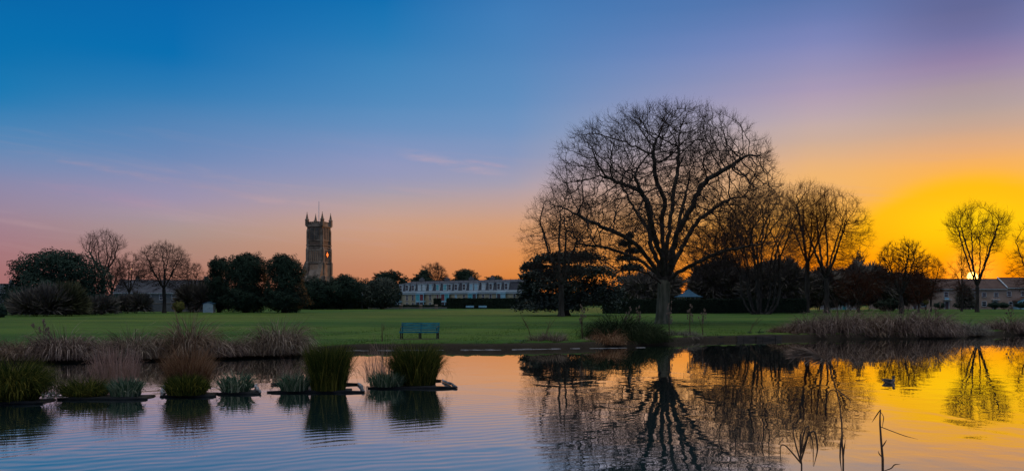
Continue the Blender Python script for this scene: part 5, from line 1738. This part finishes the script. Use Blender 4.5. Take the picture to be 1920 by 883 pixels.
# pale edging strip and timber revetment on the far bank
def strip(name, label, cat, px0, py0, px1, py1, material, wid, z0, z1, seg=14):
    rg = np.random.default_rng(int(px0))
    mb = MB()
    d0, d1 = CAMZ * F / (py0 - HOR), CAMZ * F / (py1 - HOR)
    x0, x1 = wx(px0, d0), wx(px1, d1)
    for k in range(seg):
        a, b_ = k / seg, (k + 1) / seg
        xa, xb = x0 + (x1 - x0) * a, x0 + (x1 - x0) * b_ - 0.015
        ya = d0 + (d1 - d0) * (a + b_) / 2 + rg.normal(0, 0.06)
        q = rg.uniform(-0.012, 0.012)
        if name == 'pale_edging' and rg.random() < 0.22:
            q -= 0.03
        mb.box(xa, xb, ya, ya + wid * rg.uniform(0.8, 1.1), z0, z1 + q, rz=atan2(d1 - d0, x1 - x0))
    return tag(mb.build(name, material), label, cat)


strip('pale_edging', 'thin pale stone edging at the waterline in front of the bench', 'edging', 596, 658, 940, 656, M['pale_edge'], 0.22, -0.1, 0.016, 22)
strip('pale_edging', 'short pale stone edging at the waterline left of the great tree', 'edging', 960, 655.5, 1210, 651.5, M['pale_edge'], 0.18, -0.1, 0.014, 14)
strip('timber_revetment', 'dark timber revetment holding the bank right of the great tree', 'revetment', 1318, 638.5, 1466, 636.5, M['timber'], 0.16, -0.2, 0.26, 12)

# short turf along the water, uncountable
rg = np.random.default_rng(200)
n = 52000
X = rg.uniform(-26, 34, n)
dd = rg.random(n) ** 1.7 * 40 + 0.4
Y = np.interp(X, sxs, sys_s) + dd
Hh = rg.uniform(0.03, 0.085, n)
a = rg.uniform(0, 2 * pi, n)
wv = rg.uniform(0.012, 0.03, n)
Zg = np.array(0.34 + 0.6 * smooth01(110, 280, Y)) - 0.02
Bv = np.stack([X, Y, np.where(dd < 1.0, 0.27, Zg)], 1)
sd_ = np.stack([np.cos(a), np.sin(a), 0 * a], 1) * wv[:, None]
tip = Bv + np.stack([rg.normal(0, 0.02, n), rg.normal(0, 0.02, n), Hh], 1)
V = np.stack([Bv - sd_, Bv + sd_, tip], 1).reshape(-1, 3)
M['turf'] = mat('turf_blade', (0.034, 0.078, 0.012), (0.088, 0.135, 0.024), 0.9, 0.4, island=0.6, spec=0.1, transl=0.3)
tag(mesh_np('lawn_grass', V, [np.arange(len(V)).reshape(-1, 3)], M['turf']), 'short green turf of the park lawn', 'grass', kind='stuff')


# =================================================================== FLOATING ISLANDS
def raft(label, px0, px1, yf, yb, inset0, inset1, m0, m1, ends, seed):
    """moored planting raft: front and back floats, pale end straps, root mat"""
    df, db = CAMZ * F / (yf - HOR), CAMZ * F / (yb - HOR)
    xm = (wx(px0, df) + wx(px1, df)) / 2
    loc = (xm, df, 0.0)
    rt2 = thing('planting_raft', label, 'floating island', loc, 0, 'floating planted rafts')
    x0, x1 = wx(px0, df) - xm, wx(px1, df) - xm
    dp = db - df
    X0, X1 = wx(px0 + inset0, db) - xm, wx(px1 - inset1, db) - xm
    rg = np.random.default_rng(seed)

    def flt(p, q):
        p, q = np.array(p), np.array(q)
        k = 7
        pts = [p + (q - p) * t_ + np.array((0, rg.normal(0, 0.012), rg.normal(0, 0.006))) for t_ in np.linspace(0, 1, k)]
        return MB().tube(pts, [0.02] + [0.046] * (k - 2) + [0.02], 10).build('float', M['float'], rt2, True)
    flt((x0, 0, 0.02), (x1, 0.02, 0.02))
    flt((X0, dp, 0.02), (X1, dp, 0.02))
    for sd3, (a_, b_) in enumerate((((x0 + 0.05, 0.05, 0.045), (X0, dp - 0.05, 0.045)), ((x1 - 0.05, 0.05, 0.045), (X1, dp - 0.05, 0.045)))):
        if not ends[sd3]:
            continue
        a_, b_ = np.array(a_), np.array(b_)
        mb = MB()
        pts = [a_ + (b_ - a_) * t_ + np.array((rg.normal(0, 0.02), 0, rg.normal(0, 0.008))) for t_ in np.linspace(0, 1, 8)]
        mb.tube(pts, [0.028, 0.04, 0.034, 0.044, 0.034, 0.038, 0.036, 0.022], 8)
        mb.build('end_strap', M['foam'], rt2, True)
    # root mat
    mt = MB()
    a0, a1 = wx(m0, df) - xm, wx(m1, df) - xm
    mt.frustum(a0, a1, 0.05, 0.85, -0.08, a0 + 0.05, a1 - 0.05, 0.08, 0.80, 0.035)
    mt.build('root_mat', M['mat_soil'], rt2)
    return df, db


isl = [('planting raft cut by the left edge under the yellow tipped tuft', -70, 80, 757, 735, 10, 10, -60, 72, (0, 0)), ('planting raft carrying low sedge and pinkish reeds', 108, 276, 749, 730, 10, 12, 116, 268, (0, 0)),
       ('planting raft carrying the rusty brown tuft', 300, 404, 744, 726, 8, 8, 312, 392, (1, 0)), ('small planting raft with only iris leaves', 406, 488, 739, 723, 8, 8, 412, 474, (0, 1)),
       ('planting raft carrying the upright dark green tuft', 500, 684, 736, 721, 8, 10, 524, 652, (0, 1)), ('end planting raft at the right with the tapered point', 690, 858, 728, 714, 14, 30, 698, 815, (0, 1))]
for i, q in enumerate(isl):
    raft(*q, 210 + i)


def plant(label, px, yb, wpx, hpx, n, material, seed, name, cat, bw=0.016, lean=0.35, droop=0.7, ry=0.4, jit=0.16, z=0.05, hvar=0.35, edge=0.3, segs=5, extra=None):
    d = CAMZ * F / (yb - HOR)
    s = d / F
    rg = np.random.default_rng(seed)
    parts = [blades(rg, n, wpx * s * 0.44, ry, hpx * s * 1.12, bw, lean, droop, segs, hvar=hvar, jit=jit, edge=edge)]
    if extra:
        parts.append(blades(rg, extra[0], wpx * s * 0.36, ry * 0.8, hpx * s * extra[1], bw * 0.7, 0.25, 0.3, 4, hvar=0.4, jit=0.12))
    V, Fs = join(parts)
    return tag(mesh_np(name, V, Fs, material, loc=(wx(px, d), d, z)), label, cat)


plant('big dark green sedge tuft with yellow tips at the left edge', 22, 753, 104, 90, 3800, M['green_sedge'], 220, 'sedge_tuft', 'sedge', 0.018, 0.35, 1.3, 0.5, 0.2, edge=0.2)
plant('low mixed sedge tuft on the raft left of the green iris leaves', 160, 745, 84, 46, 1300, M['green_sedge'], 221, 'sedge_tuft', 'sedge', 0.014, 0.7, 1.2, 0.45, 0.3)
plant('straw coloured grass at the left end of the second raft', 128, 738, 40, 52, 160, M['dry_sedge'], 222, 'dry_grass', 'grass', 0.008, 0.6, 0.6, 0.4, 0.3)
plant('bright green iris leaves beside the low mixed tuft', 236, 746, 58, 40, 460, M['iris'], 223, 'iris_clump', 'iris', 0.030, 0.3, 0.6, 0.35, 0.15)
plant('tall pinkish dry reeds behind the green iris leaves', 218, 731, 96, 92, 480, M['pink_reed'], 224, 'reed_stand', 'reeds', 0.012, 0.12, 0.25, 0.4, 0.10, hvar=0.45)
plant('short green iris leaves at the foot of the rusty tuft', 350, 743, 80, 44, 1000, M['green_sedge'], 225, 'iris_clump', 'iris', 0.024, 0.4, 0.7, 0.35, 0.2)
plant('rusty brown upright tuft, the tallest on the rafts', 354, 736, 78, 92, 1500, M['rust_sedge'], 226, 'rusty_tuft', 'sedge', 0.012, 0.16, 0.55, 0.40, 0.13, hvar=0.55, extra=(150, 1.25))
plant('lone pale iris clump on the small raft', 442, 737, 60, 44, 340, M['iris'], 227, 'iris_clump', 'iris', 0.030, 0.35, 0.8, 0.35, 0.2)
plant('pale iris clump left of the upright dark green tuft', 552, 735, 58, 40, 400, M['iris'], 228, 'iris_clump', 'iris', 0.026, 0.35, 0.7, 0.35, 0.2)
plant('sparse thin dry stems above the pale iris clump', 546, 728, 44, 62, 40, M['pink_reed'], 229, 'reed_stand', 'reeds', 0.010, 0.12, 0.3, 0.3, 0.12)
plant('upright dark green sedge tuft with a square outline', 616, 734, 72, 84, 2600, M['green_sedge'], 230, 'sedge_tuft', 'sedge', 0.014, 0.10, 0.35, 0.40, 0.10, hvar=0.32, edge=0.06, extra=(90, 1.2))
plant('pale iris clump at the left end of the last raft', 724, 727, 70, 34, 460, M['iris'], 231, 'iris_clump', 'iris', 0.026, 0.35, 0.7, 0.35, 0.2)
plant('tall sparse reeds glowing against the bright water', 716, 720, 76, 80, 190, M['pink_reed'], 232, 'reed_stand', 'reeds', 0.011, 0.16, 0.25, 0.35, 0.10, hvar=0.5)
plant('broad dark green tuft with rusty tips on the last raft', 780, 724, 84, 80, 2700, M['green_sedge'], 233, 'sedge_tuft', 'sedge', 0.014, 0.20, 0.5, 0.42, 0.15, hvar=0.38, edge=0.10, extra=(160, 1.22))
plant('very thin tall dry stems behind the last raft', 722, 712, 50, 98, 26, M['pink_reed'], 234, 'reed_stand', 'reeds', 0.010, 0.08, 0.2, 0.3, 0.06)
# stray wet twigs between the first two rafts
tg = MB()
dtw = CAMZ * F / (741 - HOR)
for k in range(9):
    x = wx(78 + 4.5 * k, dtw) - wx(95, dtw)
    tg.tube([(x, 0.2 * sin(k * 2.1), 0.0), (x + 0.14 * cos(k), 0.2 * sin(k * 2.1) + 0.15, 0.05 + 0.02 * sin(k * 3)), (x + 0.22 * cos(k * 1.7), 0.3 * sin(k), 0.01)], [0.012, 0.016, 0.008], 5)
tag(tg.build('floating_debris', M['foam'], loc=(wx(95, dtw), dtw, 0.01)), 'pale floating twigs and debris between the two left rafts', 'debris')

# =================================================================== DUCK
dd_ = CAMZ * F / (717 - HOR)
du = thing('duck', 'lone dark duck swimming to the right on the golden water', 'duck', (wx(1667, dd_), dd_, 0.0), 0)
du.scale = (0.78, 0.78, 0.78)


def loft(sections, n=14):
    """sections: (centre xyz, half width y, half height, tilt) rings in planes that face along the spine"""
    V = []
    C = np.array([s_[0] for s_ in sections], float)
    T = unit(np.gradient(C, axis=0))
    for (c_, hwid, hh, *_), t_ in zip(sections, T):
        side = np.array((0, 1.0, 0))
        upv = np.cross(t_, side)
        upv = upv / (np.linalg.norm(upv) + 1e-9)
        for k in range(n):
            a = 2 * pi * k / n
            V.append(np.array(c_) + side * hwid * cos(a) + upv * hh * sin(a))
    Fq = []
    for i in range(len(sections) - 1):
        for k in range(n):
            k2 = (k + 1) % n
            Fq.append((i * n + k, i * n + k2, (i + 1) * n + k2, (i + 1) * n + k))
    mb = MB()
    mb.add(V, Fq + [tuple(range(n - 1, -1, -1)), tuple(len(V) - n + k for k in range(n))])
    return mb


M['duck'] = mat('duck_plumage', (0.06, 0.045, 0.04), (0.20, 0.16, 0.15), 0.8, 14, detail=3, stretch=(1, 2, 2))
M['duck_dark'] = mat('duck_head', (0.012, 0.016, 0.014), (0.03, 0.035, 0.03), 0.6, 8)
M['bill'] = mat('duck_bill', (0.16, 0.12, 0.03), None, 0.5)
body = loft([((-0.27, 0, 0.115), 0.012, 0.006), ((-0.22, 0, 0.10), 0.05, 0.02), ((-0.16, 0, 0.075), 0.085, 0.055), ((-0.08, 0, 0.05), 0.105, 0.085), ((0.02, 0, 0.04), 0.11, 0.095),
             ((0.10, 0, 0.045), 0.10, 0.09), ((0.15, 0, 0.075), 0.075, 0.07), ((0.165, 0, 0.125), 0.048, 0.05), ((0.16, 0, 0.165), 0.036, 0.038), ((0.165, 0, 0.195), 0.040, 0.044),
             ((0.178, 0, 0.215), 0.042, 0.044), ((0.20, 0, 0.218), 0.032, 0.032), ((0.215, 0, 0.214), 0.018, 0.016)])
body.build('body', M['duck'], du, True)
loft([((0.21, 0, 0.214), 0.018, 0.013), ((0.235, 0, 0.207), 0.019, 0.009), ((0.258, 0, 0.203), 0.016, 0.006), ((0.266, 0, 0.202), 0.008, 0.003)], 10).build('bill', M['bill'], du, True)
hdm = loft([((0.158, 0, 0.150), 0.040, 0.042), ((0.157, 0, 0.170), 0.0385, 0.041), ((0.163, 0, 0.196), 0.0425, 0.0465), ((0.179, 0, 0.216), 0.0445, 0.0465), ((0.201, 0, 0.219), 0.034, 0.034), ((0.212, 0, 0.215), 0.022, 0.019)])
hdm.build('head_plumage', M['duck_dark'], du, True)
for sg in (-1, 1):
    loft([((0.09, sg * 0.085, 0.09), 0.012, 0.03), ((0.0, sg * 0.108, 0.085), 0.016, 0.055), ((-0.10, sg * 0.098, 0.10), 0.016, 0.045), ((-0.19, sg * 0.055, 0.118), 0.010, 0.018), ((-0.25, sg * 0.02, 0.125), 0.004, 0.005)], 10).build('wing', M['duck_dark'], du, True)
    MB().lathe([(0.001, 0.218), (0.005, 0.221), (0.005, 0.226), (0.001, 0.229)], 8, 0.187, sg * 0.0405).build('eye', M['iron'], du)


# =================================================================== FOREGROUND REEDS
def leaf_ribbon(pts, wids, tilt=0.0):
    pts = np.array(pts, float)
    n = len(pts)
    # resample
    L = np.r_[0, np.cumsum(np.linalg.norm(np.diff(pts, axis=0), axis=1))]
    ss = np.linspace(0, L[-1], 4 * n)
    q = np.stack([np.interp(ss, L, pts[:, j]) for j in range(3)], 1)
    for _ in range(2):
        q[1:-1] = (q[:-2] + q[1:-1] * 2 + q[2:]) / 4
    wv = np.interp(ss, np.linspace(0, L[-1], len(wids)), wids)
    T = unit(np.gradient(q, axis=0))
    side = unit(np.cross(T, np.array((0.1, -1.0, 0.12 + tilt))))
    th = unit(np.cross(T, side))
    mb = MB()
    V, Fq = [], []
    for i in range(len(q)):
        V += [q[i] - side[i] * wv[i] / 2, q[i] + th[i] * 0.0012 + 0 * side[i], q[i] + side[i] * wv[i] / 2, q[i] - th[i] * 0.0012]
    for i in range(len(q) - 1):
        for k in range(4):
            k2 = (k + 1) % 4
            Fq.append((4 * i + k, 4 * i + k2, 4 * i + 4 + k2, 4 * i + 4 + k))
    mb.add(V, Fq)
    return mb


def fg_reed(label, d, base_px, stems_, leaves_, plume=None):
    """stems_/leaves_ in photo pixels at distance d; every plant keeps its own distance and real thickness"""
    bx_ = wx(base_px, d)
    rt2 = thing('foreground_reed', label, 'reed', (bx_, d, -0.05), 0, 'dry reeds at the near bank')

    def cv(px, py, dy=0.0):
        return (wx(px, d) - bx_, dy, wz(py, d) + 0.05)
    for pts, r0, r1 in stems_:
        p3 = [cv(px, py, dy) for px, py, dy in pts]
        p3 = [(p3[0][0], p3[0][1], 0.0)] + p3[1:]
        rr_ = np.linspace(r0, r1, len(p3))
        # nodes on the cane
        MB().tube(p3, rr_, 8).build('stem', M['reed_brown'], rt2, True)
    for pts, ws in leaves_:
        leaf_ribbon([cv(px, py, dy) for px, py, dy in pts], ws).build('leaf', M['reed_brown'], rt2, True)
    if plume:
        rg = np.random.default_rng(int(base_px))
        pts = [np.array(cv(*p_)) for p_ in plume]
        mb = []
        n = 420
        t_ = rg.random(n)
        C = np.array([[np.interp(tt, np.linspace(0, 1, len(pts)), [p_[j] for p_ in pts]) for j in range(3)] for tt in t_])
        dr = unit(np.array(pts[-1]) - np.array(pts[0]))
        a = unit(dr + rg.normal(0, 0.30, (n, 3)) + np.array((0, 0, -0.25)))
        Ln = rg.uniform(0.05, 0.13, n)[:, None]
        sd2 = unit(np.cross(a, rg.normal(0, 1, (n, 3)))) * 0.0040
        V = np.stack([C - sd2, C + sd2, C + a * Ln + sd2 * 0.4, C + a * Ln - sd2 * 0.4], 1).reshape(-1, 3)
        mesh_np('plume', V, [np.arange(4 * n).reshape(-1, 4)], M['pampas'], rt2)
    return rt2


fg_reed('dry reed clump with several drooping leaves at the bottom edge', 6.6, 1504, [
    ([(1504, 900, 0), (1503, 870, 0), (1500, 845, 0), (1504, 815, 0.02)], 0.007, 0.004)],
    [([(1502, 868, 0), (1493, 830, 0.03), (1490, 806, 0.05), (1498, 802, 0.05), (1507, 820, 0.06)], [0.014, 0.012, 0.008, 0.003]),
     ([(1502, 862, 0), (1508, 830, -0.04), (1512, 800, -0.06), (1518, 830, -0.08), (1518, 870, -0.08)], [0.014, 0.014, 0.010, 0.003]),
     ([(1502, 868, 0), (1488, 850, 0.02), (1474, 833, 0.05), (1467, 836, 0.06), (1469, 875, 0.06)], [0.013, 0.012, 0.008, 0.003]),
     ([(1501, 855, 0), (1510, 815, 0.05), (1520, 795, 0.06), (1527, 830, 0.08), (1531, 852, 0.1)], [0.012, 0.012, 0.008, 0.002]),
     ([(1502, 850, 0), (1520, 810, 0.02), (1532, 806, 0.04), (1538, 845, 0.05), (1530, 876, 0.05)], [0.012, 0.014, 0.016, 0.003]),
     ([(1501, 848, 0), (1497, 815, -0.03), (1508, 793, -0.05), (1513, 815, -0.05)], [0.012, 0.010, 0.006, 0.002]),
     ([(1470, 836, 0.05), (1463, 834, 0.05), (1470, 826, 0.05), (1477, 818, 0.05)], [0.004, 0.006, 0.006, 0.002])])
fg_reed('tall dry reed with a nodding feathery head', 6.2, 1581, [
    ([(1581, 900, 0), (1581, 860, 0), (1579, 830, 0), (1578, 790, 0), (1574, 755, 0), (1567, 720, 0.02), (1560, 695, 0.03), (1552, 676, 0.05), (1546, 668, 0.06)], 0.0068, 0.0022)],
    [([(1579, 803, 0), (1578, 815, -0.01), (1574, 832, -0.02), (1572, 858, -0.03), (1575, 882, -0.03)], [0.010, 0.016, 0.012, 0.003]),
     ([(1581, 860, 0), (1584, 845, 0.02), (1587, 834, 0.03), (1589, 825, 0.04)], [0.008, 0.013, 0.010, 0.002]),
     ([(1567, 731, 0.01), (1560, 731, 0.03), (1554, 745, 0.05), (1547, 768, 0.06)], [0.006, 0.007, 0.006, 0.002]),
     ([(1568, 728, 0.01), (1577, 738, -0.03), (1590, 748, -0.05), (1586, 762, -0.06)], [0.005, 0.010, 0.008, 0.002])],
    plume=[(1550, 676, 0.05), (1538, 664, 0.06), (1524, 660, 0.08), (1508, 664, 0.09)])
fg_reed('broken dry reed stalk with one long leaf pointing right', 6.0, 1657, [
    ([(1657, 900, 0), (1655, 860, 0), (1652, 825, 0), (1650, 795, 0), (1650, 780, 0), (1651, 768, 0)], 0.0095, 0.004)],
    [([(1651, 767, 0), (1645, 780, 0.02), (1641, 788, 0.03), (1638, 793, 0.03)], [0.006, 0.009, 0.007, 0.002]),
     ([(1652, 800, 0), (1667, 806, -0.05), (1685, 813, -0.09), (1706, 818, -0.12)], [0.006, 0.006, 0.005, 0.001]),
     ([(1654, 838, 0), (1656, 830, -0.02), (1659, 823, -0.03)], [0.008, 0.011, 0.003]),
     ([(1653, 856, 0), (1650, 850, 0.02), (1649, 846, 0.02)], [0.006, 0.009, 0.003]),
     ([(1658, 882, 0), (1668, 876, -0.03), (1672, 868, -0.04), (1682, 867, -0.05)], [0.006, 0.008, 0.009, 0.002]),
     ([(1650, 770, 0), (1655, 780, -0.02), (1652, 800, -0.02)], [0.003, 0.007, 0.003])])
